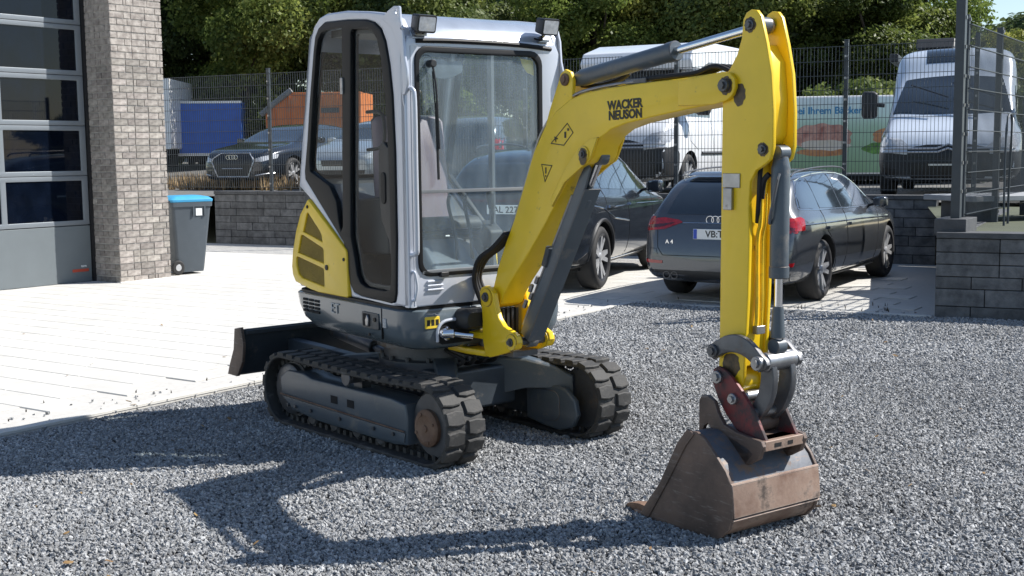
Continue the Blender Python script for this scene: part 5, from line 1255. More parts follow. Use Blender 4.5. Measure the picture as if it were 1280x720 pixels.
def plate_no(car, x, y, z, text, view, w=.52, h=.11, eu=True):
    sx = -1 if view == 'rear' else 1
    b = B(); box(b, x-.006, x+.006, y-w/2, y+w/2, z-h/2, z+h/2); pl = mk("number_plate", b, "plate_white", car.root, bevel=.004)
    if eu:
        s = 1 if view == 'rear' else -1
        b = B(); ya = y+s*(w/2-.045); box(b, x+sx*.0055, x+sx*.0075, min(ya, ya+s*.04), max(ya, ya+s*.04), z-h/2+.004, z+h/2-.004) ; o = mk("plate_band", b, "plate_blue", car.root, smooth=False); o.parent = pl
    b = text_bm(text, h*.92, .0008, .0015); M = ((0, -1, 0), (0, 0, 1)) if view == 'rear' else ((0, 1, 0), (0, 0, 1))
    put(b, (x+sx*.0072, y+(-.02 if view == 'rear' else .02)*(1 if eu else 0), z), *M); o = mk("lettering", b, "black_print", car.root, smooth=False); o.parent = pl
    return pl
def mirrors(car, x, z, yw, paint, size=(.10, .20, .13), cap=None):
    for sd in (-1, 1):
        b = loft([[(x+a, sd*(yw+yy), z+c) for a, c in rrect(-size[0]*k, size[0]*k, -size[2]*.5*k, size[2]*.5*k, size[2]*.2*k)] for yy, k in ((.02, .55), (.06, .9), (size[1]-.03, 1.0), (size[1], .7))]); m = mk("mirror", b, cap or paint, car.root, angle=50)
        b = B(); box(b, x-size[0]*.9, x-size[0]*.8, sd*(yw+.07) if sd > 0 else -(yw+size[1]-.03), sd*(yw+size[1]-.03) if sd > 0 else -(yw+.07), z-size[2]*.38, z+size[2]*.38); o = mk("mirror_glass", b, "chrome", car.root); o.parent = m
        b = B(); tube(b, [(x+.02, sd*(yw-.06), z-.05), (x+.0, sd*(yw+.06), z-.02)], .018, 8); o = mk("mirror_stalk", b, "black_plastic", car.root); o.parent = m

# ---- grey estate, seen from behind right
hd = math.atan2(2.44, 1.45); ux, uy = math.cos(hd), math.sin(hd)
rear_axle = Vector((1.859+3.184, 13.742+12.883))/2; c0 = rear_axle+Vector((ux, uy))*1.40+Vector((-uy, ux))*.0
est = Car("estate_car", "dark grey estate car with a blue-banded white number plate and red tail lights", "car", (c0.x, c0.y, .013), hd, "car_grey", 1.84,
  top=[(-2.36, .50), (-2.34, .62), (-2.31, .74), (-2.27, .86), (-2.24, .95), (-2.16, 1.07), (-2.02, 1.22), (-1.86, 1.345), (-1.6, 1.395), (-1.1, 1.425), (-.4, 1.435), (.1, 1.42), (.45, 1.36), (.75, 1.22), (1.05, 1.06), (1.25, .965), (1.7, .90), (2.05, .83), (2.28, .72), (2.37, .60)],
  belt=[(-2.36, .6), (-2.2, .93), (-1.5, .95), (0, .92), (1.0, .89), (1.6, .85), (2.2, .74), (2.4, .6)],
  halfw=[(-2.36, .80), (-2.31, .88), (-2.2, .945), (-1.9, .985), (-1.2, 1.0), (1.2, 1.0), (1.8, .97), (2.15, .88), (2.3, .76), (2.37, .62)],
  bottom=[(-2.36, .30), (-2.3, .24), (-2.0, .20), (1.9, .18), (2.25, .22), (2.37, .30)],
  roofw=[(-2.3, .76), (-1.6, .72), (0, .70), (.6, .72), (1.2, .8)], axles=(-1.40, 1.42), wheel_r=.335, tyre_w=.235)
E_ = est
E_.patch("rear_quarter_window", [(-1.98, 1.045), (-1.86, 1.20), (-1.72, 1.285), (-1.42, 1.325), (-1.40, 1.01), (-1.70, 1.02)], None, "car_glass", both=True)
E_.patch("rear_door_window", [(-1.36, 1.01), (-1.36, 1.33), (-.98, 1.355), (-.60, 1.36), (-.58, 1.355), (-.58, .985)], None, "car_glass", both=True, sm=False)
E_.patch("front_door_window", [(-.53, .985), (-.53, 1.36), (-.15, 1.35), (.15, 1.315), (.42, 1.23), (.68, 1.10), (.82, .985), (.80, .965)], None, "car_glass", both=True, sm=False)
E_.line("window_trim", [(-1.99, 1.02), (-1.88, 1.21), (-1.74, 1.31), (-1.42, 1.35), (-.98, 1.378), (-.5, 1.383), (-.1, 1.37), (.2, 1.33), (.5, 1.225), (.78, 1.06)], None, "chrome", r=.007, both=True)
E_.line("belt_trim", [(-1.99, 1.02), (-1.4, .99), (-.5, .968), (.8, .95)], None, "chrome", r=.006, both=True)
E_.patch("windscreen", [(.50, -.55), (.50, .55), (1.15, .66), (1.20, .3), (1.20, -.3), (1.15, -.66)], 'top', "car_glass")
E_.patch("rear_window", [(-.60, .96), (.60, .96), (.53, 1.20), (.47, 1.315), (-.47, 1.315), (-.53, 1.20)], 'rear', "car_glass", sm=False)
E_.patch("tailgate_spoiler", [(-.52, 1.325), (.52, 1.325), (.50, 1.365), (-.50, 1.365)], 'rear', "car_grey", off=.05, thick=.06, sm=False)
for s in (-1, 1):
    q = [(s*.85, .90), (s*.62, .925), (s*.44, .90), (s*.40, .875), (s*.55, .86), (s*.60, .80), (s*.84, .775), (s*.86, .84)]
    t = E_.patch("tail_light", q, 'rear', "tail_red", off=.006, sm=False)
    E_.patch("light_segment", [(s*.82, .835), (s*.48, .875), (s*.50, .865), (s*.62, .825), (s*.82, .80)], 'rear', "tail_dark", off=.010, sm=False, parent=t[0] if t else None)
    sdn = 'right' if s < 0 else 'left'
    E_.patch("tail_light", [(-2.30, .80), (-2.28, .925), (-2.06, .94), (-2.0, .915), (-2.04, .80)], sdn, "tail_red", off=.010, sm=False, grid=.03)
    E_.patch("reflector", [(s*.82, .435), (s*.60, .43), (s*.60, .46), (s*.83, .475)], 'rear', "tail_red", off=.009, sm=False, grid=.03)
    b = B()
    for yy in (.46, .55):
        xe = E_.hit((-8, s*yy, .31), (1, 0, 0))[0].x; lathe(b, (xe+.10, s*yy, .305), (xe-.012, s*yy, .305), [(0, .04), (.112, .042), (.112, .034), (.06, .03), (.06, .0)], 18)
    mk("exhaust_tip", b, "dark_steel", E_.root)
E_.patch("rear_diffuser", [(-.80, .36), (.80, .36), (.74, .21), (-.74, .21)], 'rear', "black_plastic", sm=False)
E_.line("tailgate_gap", [(-.70, .93), (-.66, .60), (-.60, .52), (.60, .52), (.66, .60), (.70, .93)], 'rear', "underbody", r=.004)
E_.line("bumper_gap", [(-.85, .60), (-.68, .59), (-.66, .53)], 'rear', "underbody", r=.003); E_.line("bumper_gap", [(.85, .60), (.68, .59), (.66, .53)], 'rear', "underbody", r=.003)
E_.line("chrome_strip", [(-.40, .87), (.40, .87)], 'rear', "chrome", r=.006)
loc, nor = E_.hit((-8, .15, .74), (1, 0, 0)); xr = loc.x
plate_no(E_, xr-.008, 0, .755, "VB·T 418", 'rear') if False else plate_no(E_, xr-.008, 0, .755, "VB:T 4", 'rear')
rings_badge(E_, E_.hit((-8, 0, .905), (1, 0, 0))[0].x-.006, 0, .905, .042, 'rear')
text_on(E_, "A 4", .062, (E_.hit((-8, .55, .66), (1, 0, 0))[0].x-.004, .53, .665), 'rear', "chrome", .0008)
E_.line("door_gap", [(-.555, .96), (-.555, .62), (-.60, .30)], None, "underbody", both=True); E_.line("door_gap", [(.88, .90), (.80, .62), (.74, .30), (-.6, .28)], None, "underbody", both=True)
E_.line("door_gap", [(-1.38, 1.0), (-1.35, .80), (-1.10, .62), (-.98, .42), (-.95, .29)], None, "underbody", both=True); E_.line("body_crease", [(-2.1, .86), (-1.2, .845), (.2, .82), (1.6, .78)], None, "car_grey", r=.010, both=True)
for x in (-.35+.0, -1.20):
    E_.patch("door_handle", [(x-.11, .775), (x-.10, .805), (x+.09, .80), (x+.10, .775)], None, "car_grey", off=.028, thick=.03, both=True, grid=.03, sm=False)
E_.line("sill_trim", [(-.95, .24), (.95, .23)], None, "black_plastic", r=.02, both=True)
for s in (-1, 1):
    b = B(); tube(b, [(-1.75, s*.62, 1.36), (-1.60, s*.625, 1.405), (-1.0, s*.63, 1.44), (-.3, s*.63, 1.445), (.15, s*.62, 1.425), (.30, s*.615, 1.39)], .010, 8, 5); mk("roof_rail", b, "dark_steel", E_.root)
b = loft([[(-1.55+a, y, 1.40+c) for a, c in ((-.08, -.01), (.08, -.01), (-.05, .055))] for y in (-.015, .015)]); mk("shark_fin", b, "car_grey", E_.root)
mirrors(E_, .66, 1.0, .87, "car_grey", (.07, .18, .13))
for s in (-1, 1): E_.patch("headlight", [(s*.80, .70), (s*.50, .66), (s*.48, .72), (s*.78, .77)], 'front', "lamp_glass", sm=False)

est.root.scale = (.965, .965, .96)
# ---- dark SUV in the next bay
hd = math.atan2(.933, .36); ux, uy = math.cos(hd), math.sin(hd)
rr_ = Vector((.95, 14.23)); c1 = rr_+Vector((ux, uy))*1.34+Vector((-uy, ux))*.80
suv = Car("suv_car", "dark blue-black SUV parked beside the grey estate car, its silver spoked wheel in the sun", "car", (c1.x, c1.y, .013), hd, "car_navy", 1.87,
  top=[(-2.23, .60), (-2.21, .75), (-2.18, .90), (-2.13, 1.02), (-2.05, 1.14), (-1.92, 1.32), (-1.75, 1.50), (-1.4, 1.60), (-.8, 1.645), (-.2, 1.65), (.25, 1.61), (.6, 1.47), (.95, 1.27), (1.2, 1.13), (1.6, 1.08), (1.95, 1.02), (2.16, .88), (2.25, .70)],
  belt=[(-2.23, .8), (-2.1, 1.06), (-1.4, 1.10), (0, 1.05), (1.0, 1.02), (1.9, .95), (2.25, .7)],
  halfw=[(-2.23, .78), (-2.15, .90), (-1.9, .97), (-1.2, 1.0), (1.2, 1.0), (1.8, .98), (2.1, .88), (2.25, .70)],
  bottom=[(-2.23, .42), (-2.15, .32), (-1.9, .25), (1.9, .25), (2.2, .30), (2.25, .4)],
  roofw=[(-2.2, .74), (-1.5, .70), (0, .70), (.6, .72), (1.2, .8)], axles=(-1.34, 1.34), wheel_r=.365, tyre_w=.235)
S_ = suv
S_.patch("quarter_window", [(-1.70, 1.20), (-1.55, 1.36), (-1.20, 1.42), (-1.22, 1.16), (-1.5, 1.17)], None, "car_glass", both=True, sm=False)
S_.patch("rear_door_window", [(-1.17, 1.155), (-1.15, 1.43), (-.5, 1.52), (-.32, 1.52), (-.30, 1.12)], None, "car_glass", both=True, sm=False)
S_.patch("front_door_window", [(-.24, 1.12), (-.26, 1.52), (.10, 1.50), (.40, 1.40), (.66, 1.26), (.80, 1.12), (.78, 1.09)], None, "car_glass", both=True, sm=False)
S_.line("window_trim", [(-1.74, 1.17), (-1.56, 1.39), (-1.15, 1.47), (-.5, 1.545), (-.1, 1.54), (.2, 1.50), (.5, 1.38), (.85, 1.13)], None, "chrome", r=.007, both=True)
S_.patch("windscreen", [(.40, -.58), (.40, .58), (1.10, .68), (1.15, 0), (1.10, -.68)], 'top', "car_glass", sm=False)
S_.patch("rear_window", [(-.62, 1.12), (.62, 1.12), (.52, 1.46), (-.52, 1.46)], 'rear', "car_glass", sm=False)
S_.patch("lower_cladding", [(-2.19, .30), (-1.84, .46), (-1.76, .40), (-1.76, .27)], None, "black_plastic", both=True, sm=False)
S_.line("wheel_arch_trim", [(-1.34+.435*math.cos(R(a)), .365+.435*math.sin(R(a))) for a in range(-8, 190, 9)], None, "black_plastic", r=.022, both=True)
S_.line("wheel_arch_trim", [(1.34+.435*math.cos(R(a)), .365+.435*math.sin(R(a))) for a in range(-8, 190, 9)], None, "black_plastic", r=.022, both=True)
S_.line("sill_trim", [(-.88, .30), (.88, .30)], None, "chrome", r=.012, both=True); S_.line("sill_cladding", [(-.90, .27), (.90, .27)], None, "black_plastic", r=.03, both=True)
S_.line("door_gap", [(-.27, 1.10), (-.26, .6), (-.30, .32)], None, "underbody", both=True); S_.line("door_gap", [(.92, 1.04), (.84, .6), (.82, .32)], None, "underbody", both=True)
S_.line("door_gap", [(-1.20, 1.14), (-1.12, .85), (-.92, .66), (-.86, .32)], None, "underbody", both=True)
S_.line("body_crease", [(-1.9, 1.0), (-1.3, .93), (-.9, .80), (-.3, .74)], None, "car_navy", r=.012, both=True); S_.line("body_crease", [(-.9, .93), (.2, .93), (1.5, .90)], None, "car_navy", r=.010, both=True)
for x in (-.12+.0, -1.02): S_.patch("door_handle", [(x-.11, .925), (x-.10, .955), (x+.09, .95), (x+.10, .925)], None, "chrome", off=.028, thick=.03, both=True, grid=.03, sm=False)
for s in (-1, 1):
    S_.patch("tail_light", [(s*.84, .88), (s*.55, .93), (s*.55, 1.0), (s*.80, 1.04)], 'rear', "tail_red", sm=False)
    S_.patch("tail_light", [(-2.08, .90), (-1.88, .98), (-1.86, 1.02), (-2.06, 1.02)], 'right' if s < 0 else 'left', "tail_red", sm=False)
    S_.patch("reflector", [(s*.80, .50), (s*.62, .50), (s*.62, .56), (s*.80, .58)], 'rear', "tail_red", sm=False)
S_.patch("light_bar", [(-.55, 1.03), (.55, 1.03), (.55, 1.055), (-.55, 1.055)], 'rear', "tail_dark", sm=False)
S_.patch("rear_bumper", [(-.80, .34), (.80, .34), (.80, .60), (-.80, .60)], 'rear', "black_plastic", sm=False)
xr = S_.hit((-8, .15, .96), (1, 0, 0))[0].x; plate_no(S_, xr-.016, -.06, .945, "AL 227F", 'rear', w=.50, eu=False)
mirrors(S_, .62, 1.13, .90, "car_navy", (.11, .22, .16))
b = B(); 
for s in (-1, 1): tube(b, [(-1.45, s*.62, 1.59), (-1.3, s*.625, 1.655), (-.4, s*.63, 1.685), (.1, s*.62, 1.66), (.2, s*.61, 1.61)], .014, 8, 5)
mk("roof_rail", b, "dark_alloy", S_.root)

# ---- dark saloon on the upper level, nose to the fence
hd = R(-113); A_ = Car("saloon_car", "dark blue-black saloon with a big chrome-edged grille facing the fence on the upper car park", "car", (-4.95, 28.6, LOT), hd, "car_black", 1.89,
  top=[(-2.47, .55), (-2.44, .80), (-2.35, 1.0), (-2.1, 1.07), (-1.8, 1.18), (-1.4, 1.34), (-.9, 1.43), (-.2, 1.46), (.3, 1.40), (.7, 1.24), (1.05, 1.07), (1.3, .99), (1.8, .93), (2.2, .86), (2.40, .76), (2.47, .62)],
  belt=[(-2.47, .7), (-2.2, 1.0), (0, .95), (1.1, .92), (1.9, .86), (2.3, .76), (2.47, .6)],
  halfw=[(-2.47, .80), (-2.3, .93), (-1.5, 1.0), (1.4, 1.0), (2.0, .97), (2.3, .88), (2.43, .76), (2.47, .70)],
  bottom=[(-2.47, .35), (-2.2, .22), (2.2, .18), (2.47, .22)], roofw=[(-2, .72), (0, .69), (1, .76)], axles=(-1.42, 1.50), wheel_r=.34, tyre_w=.235)
A_.patch("windscreen", [(.38, -.58), (.38, .58), (1.12, .72), (1.20, 0), (1.12, -.72)], 'top', "car_glass", sm=False)
A_.patch("side_window", [(-1.6, 1.06), (-1.2, 1.27), (-.6, 1.37), (-.1, 1.39), (.2, 1.34), (.6, 1.17), (.85, 1.0), (.3, .99)], None, "car_glass", both=True, sm=False)
g = A_.patch("grille", [(-.36, .78), (.36, .78), (.50, .66), (.52, .60), (.38, .29), (-.38, .29), (-.52, .60), (-.50, .66)], 'front', "dark_grille", off=.006, sm=False)
A_.line("grille_frame", [(-.36, .785), (.36, .785), (.51, .67), (.53, .60), (.39, .285), (-.39, .285), (-.53, .60), (-.51, .67), (-.36, .785)], 'front', "alloy", r=.012, off=.010)
xf = A_.hit((8, .2, .6), (-1, 0, 0))[0].x
for k in range(5): A_.line("grille_bar", [(-.42+.02*abs(k-3), .33+.075*k), (.42-.02*abs(k-3), .33+.075*k)], 'front', "black_plastic", r=.006, off=.012)
rings_badge(A_, xf+.03, 0, .70, .046, 'front'); A_.line("plate_strip", [(-.26, .46), (.26, .46)], 'front', "alloy", r=.010, off=.02)
for s in (-1, 1):
    A_.patch("headlight", [(s*.86, .76), (s*.55, .665), (s*.56, .60), (s*.70, .60), (s*.86, .67)], 'front', "lamp_glass", sm=False)
    A_.patch("fog_inlet", [(s*.84, .44), (s*.55, .40), (s*.52, .28), (s*.80, .28)], 'front', "dark_grille", sm=False)
    A_.line("inlet_trim", [(s*.84, .36), (s*.56, .31)], 'front', "alloy", r=.014, off=.01)
A_.line("hood_gap", [(-.60, .84), (-.40, .815), (.40, .815), (.60, .84)], 'front', "underbody")
mirrors(A_, .62, 1.06, .92, "car_black")
A_.line("door_gap", [(.95, .9), (.88, .3)], None, "underbody", both=True); A_.line("door_gap", [(-.2, .98), (-.2, .3)], None, "underbody", both=True)

# ---- two more cars seen through the cab glass
def small_car(name, label, loc, hd, paint, tail=False):
    c = Car(name, label, "car", loc, hd, paint, 1.80,
      top=[(-2.05, .55), (-2.03, .85), (-1.97, 1.05), (-1.85, 1.25), (-1.6, 1.41), (-1.0, 1.48), (-.3, 1.50), (.2, 1.44), (.6, 1.25), (.95, 1.06), (1.2, .98), (1.6, .91), (1.9, .80), (2.05, .62)],
      belt=[(-2.05, .7), (-1.9, .98), (0, .95), (1, .93), (1.7, .85), (2.05, .6)], halfw=[(-2.05, .80), (-1.8, .95), (0, 1), (1.3, 1), (1.8, .92), (2.05, .74)],
      bottom=[(-2.05, .35), (-1.8, .22), (1.8, .2), (2.05, .28)], roofw=[(-2, .74), (0, .70), (1, .76)], axles=(-1.27, 1.28), wheel_r=.32, tyre_w=.21)
    c.patch("windscreen", [(.28, -.58), (.28, .58), (.95, .70), (1.02, 0), (.95, -.70)], 'top', "car_glass", sm=False)
    c.patch("rear_window", [(-.60, 1.0), (.60, 1.0), (.52, 1.33), (-.52, 1.33)], 'rear', "car_glass", sm=False)
    c.patch("side_window", [(-1.5, 1.05), (-1.35, 1.32), (-.6, 1.41), (-.1, 1.41), (.2, 1.33), (.5, 1.17), (.72, 1.0)], None, "car_glass", both=True, sm=False)
    for s in (-1, 1):
        c.patch("headlight", [(s*.82, .80), (s*.50, .70), (s*.50, .62), (s*.82, .66)], 'front', "lamp_glass", sm=False); c.patch("tail_light", [(s*.82, .80), (s*.62, .80), (s*.60, 1.0), (s*.78, 1.02)], 'rear', "tail_red", sm=False)
    c.patch("grille", [(-.40, .62), (.40, .62), (.36, .50), (-.36, .50)], 'front', "dark_grille", sm=False); c.patch("lower_grille", [(-.62, .42), (.62, .42), (.55, .27), (-.55, .27)], 'front', "dark_grille", sm=False)
    mirrors(c, .5, 1.04, .87, paint); return c
small_car("hatchback_car", "pale silver hatchback facing the fence behind the excavator cab", (-2.75, 27.0, LOT), R(-112), "car_silver")
small_car("hatchback_car", "dark hatchback with red tail lights behind the excavator windscreen", (-.45, 25.6, LOT), R(75), "car_grey")

# ---- vans
def van(name, label, cat, loc, hd, paint, L=5.6, H_=2.5, camper=False, Wd=2.05, zs=1.):
    h = L/2; k = H_-2.50
    c = Car(name, label, cat, loc, hd, paint, Wd,
      top=[(-h, 1.2), (-h+.02, 2.2+k), (-h+.10, H_-.03), (-h+.6, H_), (0, H_), (h-2.15, H_), (h-1.75, H_-.05), (h-1.50, 2.27*zs+k*.6), (h-1.15, 1.90*zs), (h-.80, 1.50*zs), (h-.66, 1.34*zs), (h-.45, 1.24*zs), (h-.2, 1.12*zs), (h-.06, .92*zs), (h, .70)],
      belt=[(-h, 1.1), (h-.9, 1.22*zs), (h-.5, 1.12*zs), (h-.1, .9*zs), (h, .6)], halfw=[(-h, .97), (-h+.2, 1.0), (h-1.0, 1.0), (h-.5, .985), (h-.2, .95), (h-.05, .89), (h, .82)],
      bottom=[(-h, .40), (-h+.2, .28), (h-.3, .24), (h, .30)], roofw=[(-h, .88), (0, .88), (h-1.6, .86), (h-1.1, .84), (h-.7, .86)], axles=(-h+1.05, h-.98), wheel_r=.345, tyre_w=.22)
    c.patch("windscreen", [(h-1.42, -.70), (h-1.45, 0), (h-1.42, .70), (h-.80, .84), (h-.76, .4), (h-.76, -.4), (h-.80, -.84)], 'top', "car_glass", sm=False)
    c.patch("side_window", [(h-2.1, 1.30*zs), (h-2.1, 1.95*zs), (h-1.50, 1.95*zs), (h-1.22, 1.68*zs), (h-1.0, 1.40*zs), (h-1.0, 1.30*zs)], None, "car_glass", both=True, sm=False)
    c.patch("front_bumper", [(-.90, .30*zs), (.90, .30*zs), (.96, .58*zs), (.92, .80*zs), (.60, .76*zs), (.50, .70*zs), (-.50, .70*zs), (-.60, .76*zs), (-.92, .80*zs), (-.96, .58*zs)], 'front', "black_plastic", sm=False)
    c.patch("upper_grille", [(-.56, .70*zs), (.56, .70*zs), (.56, .86*zs), (.30, .92*zs), (-.30, .92*zs), (-.56, .86*zs)], 'front', "dark_grille", off=.006, sm=False)
    c.line("grille_bar", [(-.90, .80*zs), (-.14, .80*zs), (0, .86*zs), (.14, .80*zs), (.90, .80*zs)], 'front', "alloy", r=.016, off=.012); c.line("grille_bar", [(-.90, .86*zs), (-.16, .86*zs), (0, .93*zs), (.16, .86*zs), (.90, .86*zs)], 'front', "alloy", r=.016, off=.012)
    c.patch("lower_grille", [(-.50, .36*zs), (.50, .36*zs), (.55, .62*zs), (-.55, .62*zs)], 'front', "dark_grille", off=.010, sm=False)
    for s in (-1, 1):
        c.patch("headlight", [(s*.94, 1.06*zs), (s*.66, 1.02*zs), (s*.52, .88*zs), (s*.60, .86*zs), (s*.94, .88*zs)], 'front', "lamp_glass", off=.006, sm=False)
        c.patch("headlight", [(h-.06, .90*zs), (h-.12, 1.04*zs), (h-.50, 1.12*zs), (h-.42, .96*zs), (h-.15, .88*zs)], 'right' if s < 0 else 'left', "lamp_glass", sm=False)
        c.patch("corner_bumper", [(h-.02, .32*zs), (h-.05, .78*zs), (h-.36, .82*zs), (h-.50, .70*zs), (h-.54, .32*zs)], 'right' if s < 0 else 'left', "black_plastic", sm=False)
        c.patch("fog_lamp", [(s*.88, .42*zs), (s*.72, .40*zs), (s*.72, .52*zs), (s*.88, .54*zs)], 'front', "dark_grille", off=.010, sm=False)
    b = B(); box(b, h+.0, h+.02, -.26, .26, .49, .515); mk("plate_strip", b, "alloy", c.root)
    for s in (-1, 1):
        b = loft([[(h-1.02+a, s*(Wd/2+yy), 1.52*(.5+.5*zs)+q) for a, q in rrect(-.08*kk, .08*kk, -.21*kk, .21*kk, .05)] for yy, kk in ((.07, .85), (.12, 1.), (.27, 1.), (.30, .8))]); m = mk("mirror", b, "black_plastic", c.root, angle=50)
        b = B(); tube(b, [(h-1.0, s*(Wd/2-.04), 1.40), (h-1.02, s*(Wd/2+.12), 1.42)], .03, 8); o = mk("mirror_arm", b, "black_plastic", c.root); o.parent = m
    c.line("door_gap", [(h-2.12, 2.1), (h-2.12, .4)], None, "underbody", both=True); c.line("door_gap", [(h-.92, 1.28), (h-.98+.0, .9), (h-1.36, .75)], None, "underbody", both=True)
    c.line("side_moulding", [(-h+.3, .70), (h-1.5, .70)], None, "black_plastic", r=.03, both=True)
    b = B(); tube(b, [(h-.84, .62, 1.50), (h-1.02, .0, 1.72)], .010, 6); tube(b, [(h-.84, -.05, 1.50), (h-1.0, -.60, 1.70)], .010, 6); mk("wiper", b, "black_plastic", c.root)
    return c
v1_ = van("motor_home", "white motor home with a black bumper standing behind the fence above the dark SUV", "van", (2.91, 22.4, LOT), R(-118), "van_white", L=5.6, H_=2.52)
b = loft([[(x, y, z) for x, z in ((-2.75, 2.30), (-2.75, 2.50), (-2.5, 2.58), (1.0, 2.56), (1.65, 2.40), (1.78, 2.22), (1.70, 2.08), (1.30, 2.08), (.9, 2.2))] for y in (-1.0, 1.0)]); o = mk("roof_cap", b, "van_white", v1_.root, bevel=.03)
v2_ = van("camper_van", "pale silver camper van with black mirrors and bumper behind the near fence on the right", "van", (7.42, 20.63, LOT), R(-112), "camper_silver", L=5.9, H_=2.33, zs=.86)
b = loft([[(x, y*w, z) for x, z in ((-.3, 2.36), (-.25, 2.52), (.45, 2.52), (.62, 2.36))] for y, w in ((-.30, 1), (.30, 1))]); bmesh.ops.translate(b, vec=(-.1, -.35, 0), verts=b.verts); mk("roof_vent", b, "black_plastic", v2_.root, bevel=.02)
v2_.patch("roof_window", [(1.32, -.42), (1.32, .10), (.98, .12), (.98, -.44)], 'top', "car_glass", sm=False)
b = B(); box(b, -1.6, -.2, -1.12, -.98, 2.2, 2.34); mk("awning", b, "black_plastic", v2_.root, bevel=.02)

# ================================================================ CONTAINERS, BANNER TRAILER
tc_ = thing("tarpaulin_trailer", "blue tarpaulin-covered trailer beyond the upper car park fence", "trailer", (-10.55, 43.5, 1.25), R(5))
b = loft([[(x, y, z) for x, z in rrect(-1.05, 1.12, .35, 2.22, .05, 3)] for y in (0, 2.2)]); mk("tarpaulin", b, "container_blue", tc_)
for k in range(5):
    x = -.95+.48*k; b = B(); box(b, x-.012, x+.012, -.018, .0, .42, 2.16); mk("tarpaulin_seam", b, "container_blue", tc_)
b = B(); box(b, -1.08, 1.15, -.03, .02, 2.15, 2.23); box(b, -1.08, 1.15, -.03, .02, .33, .42); mk("rail", b, "alloy", tc_)
b = B(); box(b, -.8, .9, .1, 2.1, .1, .33); mk("undercarriage", b, "underbody", tc_)
for s in (-.8, .9):
    b = B(); cyl(b, (s-.1, 1.0, .25), (s+.1, 1.0, .25), .27, 20); mk("wheel", b, "tyre", tc_)
bt = thing("box_trailer", "white box trailer partly hidden behind the brick pillar", "trailer", (-12.15, 41.8, 1.2), R(2))
b = loft([[(x, y, z) for x, z in rrect(-1.5, .72, .62, 2.98, .05, 3)] for y in (0, 3.5)]); mk("box_body", b, "box_white", bt)
b = B(); box(b, .10, .35, -.12, -.02, .55, .62); box(b, .15, .19, -.12, -.02, .45, .9); box(b, .3, .34, -.12, -.02, .6, .95); box(b, .02, .45, -.10, -.0, .50, .56); mk("rear_steps", b, "dark_steel", bt)
b = B(); box(b, -1.3, .5, .05, 3.2, .38, .60); cyl(b, (-.9, 1.6, .3), (-.6, 1.6, .3), .3, 20); cyl(b, (.2, 1.6, .3), (.5, 1.6, .3), .3, 20); mk("undercarriage", b, "underbody", bt)
oc = thing("skip_container", "orange steel skip container standing in front of the trees", "container", (-6.35, 40.2, 1.2), R(-4))
b = loft([[(x, y, z) for x, z in ((-1.55, .1), (-1.60, 1.75), (-.75, 2.38), (1.55, 2.38), (1.50, .1))] for y in (0, 2.2)]); mk("skip_body", b, "container_orange", oc, bevel=.02)
for k in range(6):
    x = -1.3+.52*k; b = B(); box(b, x-.03, x+.03, -.05, 0, .15, min(2.3, 1.75+(x+1.6)*.74)); mk("rib", b, "container_orange", oc)
b = B(); tube(b, [(-1.72, -.05, 1.68), (-1.3, -.05, 2.02), (-.70, -.06, 2.46)], .09, 8, 4); mk("rolled_cover", b, "stone", oc)
for k in range(1):
    b = B(); box(b, .25, .85, -.06, -.04, 1.72, 1.88); mk("recessed_plate", b, "fence_paint", oc)
# low weeds at the fence foot
def tufts(name, n, region, h, mt, seed, w=.012):
    rn = random.Random(seed); b = B()
    for _ in range(n):
        x, y, z = region(rn)
        for _k in range(rn.randint(3, 6)):
            a = rn.uniform(0, 6.28); ln = h*rn.uniform(.5, 1.2); t = rn.uniform(.1, .5)*ln; dx, dy = math.cos(a), math.sin(a)
            p0 = b.verts.new((x-dy*w, y+dx*w, z)); p1 = b.verts.new((x+dy*w, y-dx*w, z)); p2 = b.verts.new((x+dx*t, y+dy*t, z+ln)); b.faces.new((p0, p1, p2))
    o = mk(name, b, mt, smooth=False); o["kind"] = "stuff"; return o
def reg(rn): p = wp(rn.uniform(-6, .3), rn.uniform(3, 13)); return (p[0], p[1], LOT-.01)
tufts("dry_grass", 2600, reg, .34, "dry_grass", 5, .014)
def reg2(rn): p = wp(rn.uniform(2, 12.5), rn.uniform(9, 17)); return (p[0], p[1], LOT)
tufts("weeds", 1500, reg2, .3, "green_leaf", 6, .02)
def reg3(rn): p = rp(rn.uniform(1.0, 4.5), rn.uniform(.3, 1.2)); return (p[0], p[1], .79)
tufts("ground_cover", 350, reg3, .16, "green_leaf", 7, .02)
bq_ = thing("banner_trailer", "long low trailer with a printed green bakery banner behind the fence", "trailer", (6.2, 25.5, LOT), R(-9))
m = bpy.data.materials.new("banner_print"); m.use_nodes = True; MATS["banner_print"] = m; N = m.node_tree.nodes; L = m.node_tree.links
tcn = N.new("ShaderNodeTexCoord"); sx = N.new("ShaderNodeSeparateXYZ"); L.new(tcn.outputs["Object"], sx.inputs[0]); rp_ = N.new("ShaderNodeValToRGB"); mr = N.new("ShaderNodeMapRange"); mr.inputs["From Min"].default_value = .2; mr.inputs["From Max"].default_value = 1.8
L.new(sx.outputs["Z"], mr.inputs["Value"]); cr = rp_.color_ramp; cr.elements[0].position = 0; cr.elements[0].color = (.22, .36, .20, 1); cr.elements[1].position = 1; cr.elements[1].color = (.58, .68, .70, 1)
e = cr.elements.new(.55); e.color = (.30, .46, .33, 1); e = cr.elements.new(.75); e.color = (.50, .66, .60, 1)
nz = N.new("ShaderNodeTexNoise"); nz.inputs["Scale"].default_value = 1.3; ad = N.new("ShaderNodeMath"); ad.operation = 'MULTIPLY_ADD'; ad.inputs[1].default_value = .35; L.new(tcn.outputs["Object"], nz.inputs["Vector"]); L.new(nz.outputs["Fac"], ad.inputs[0])
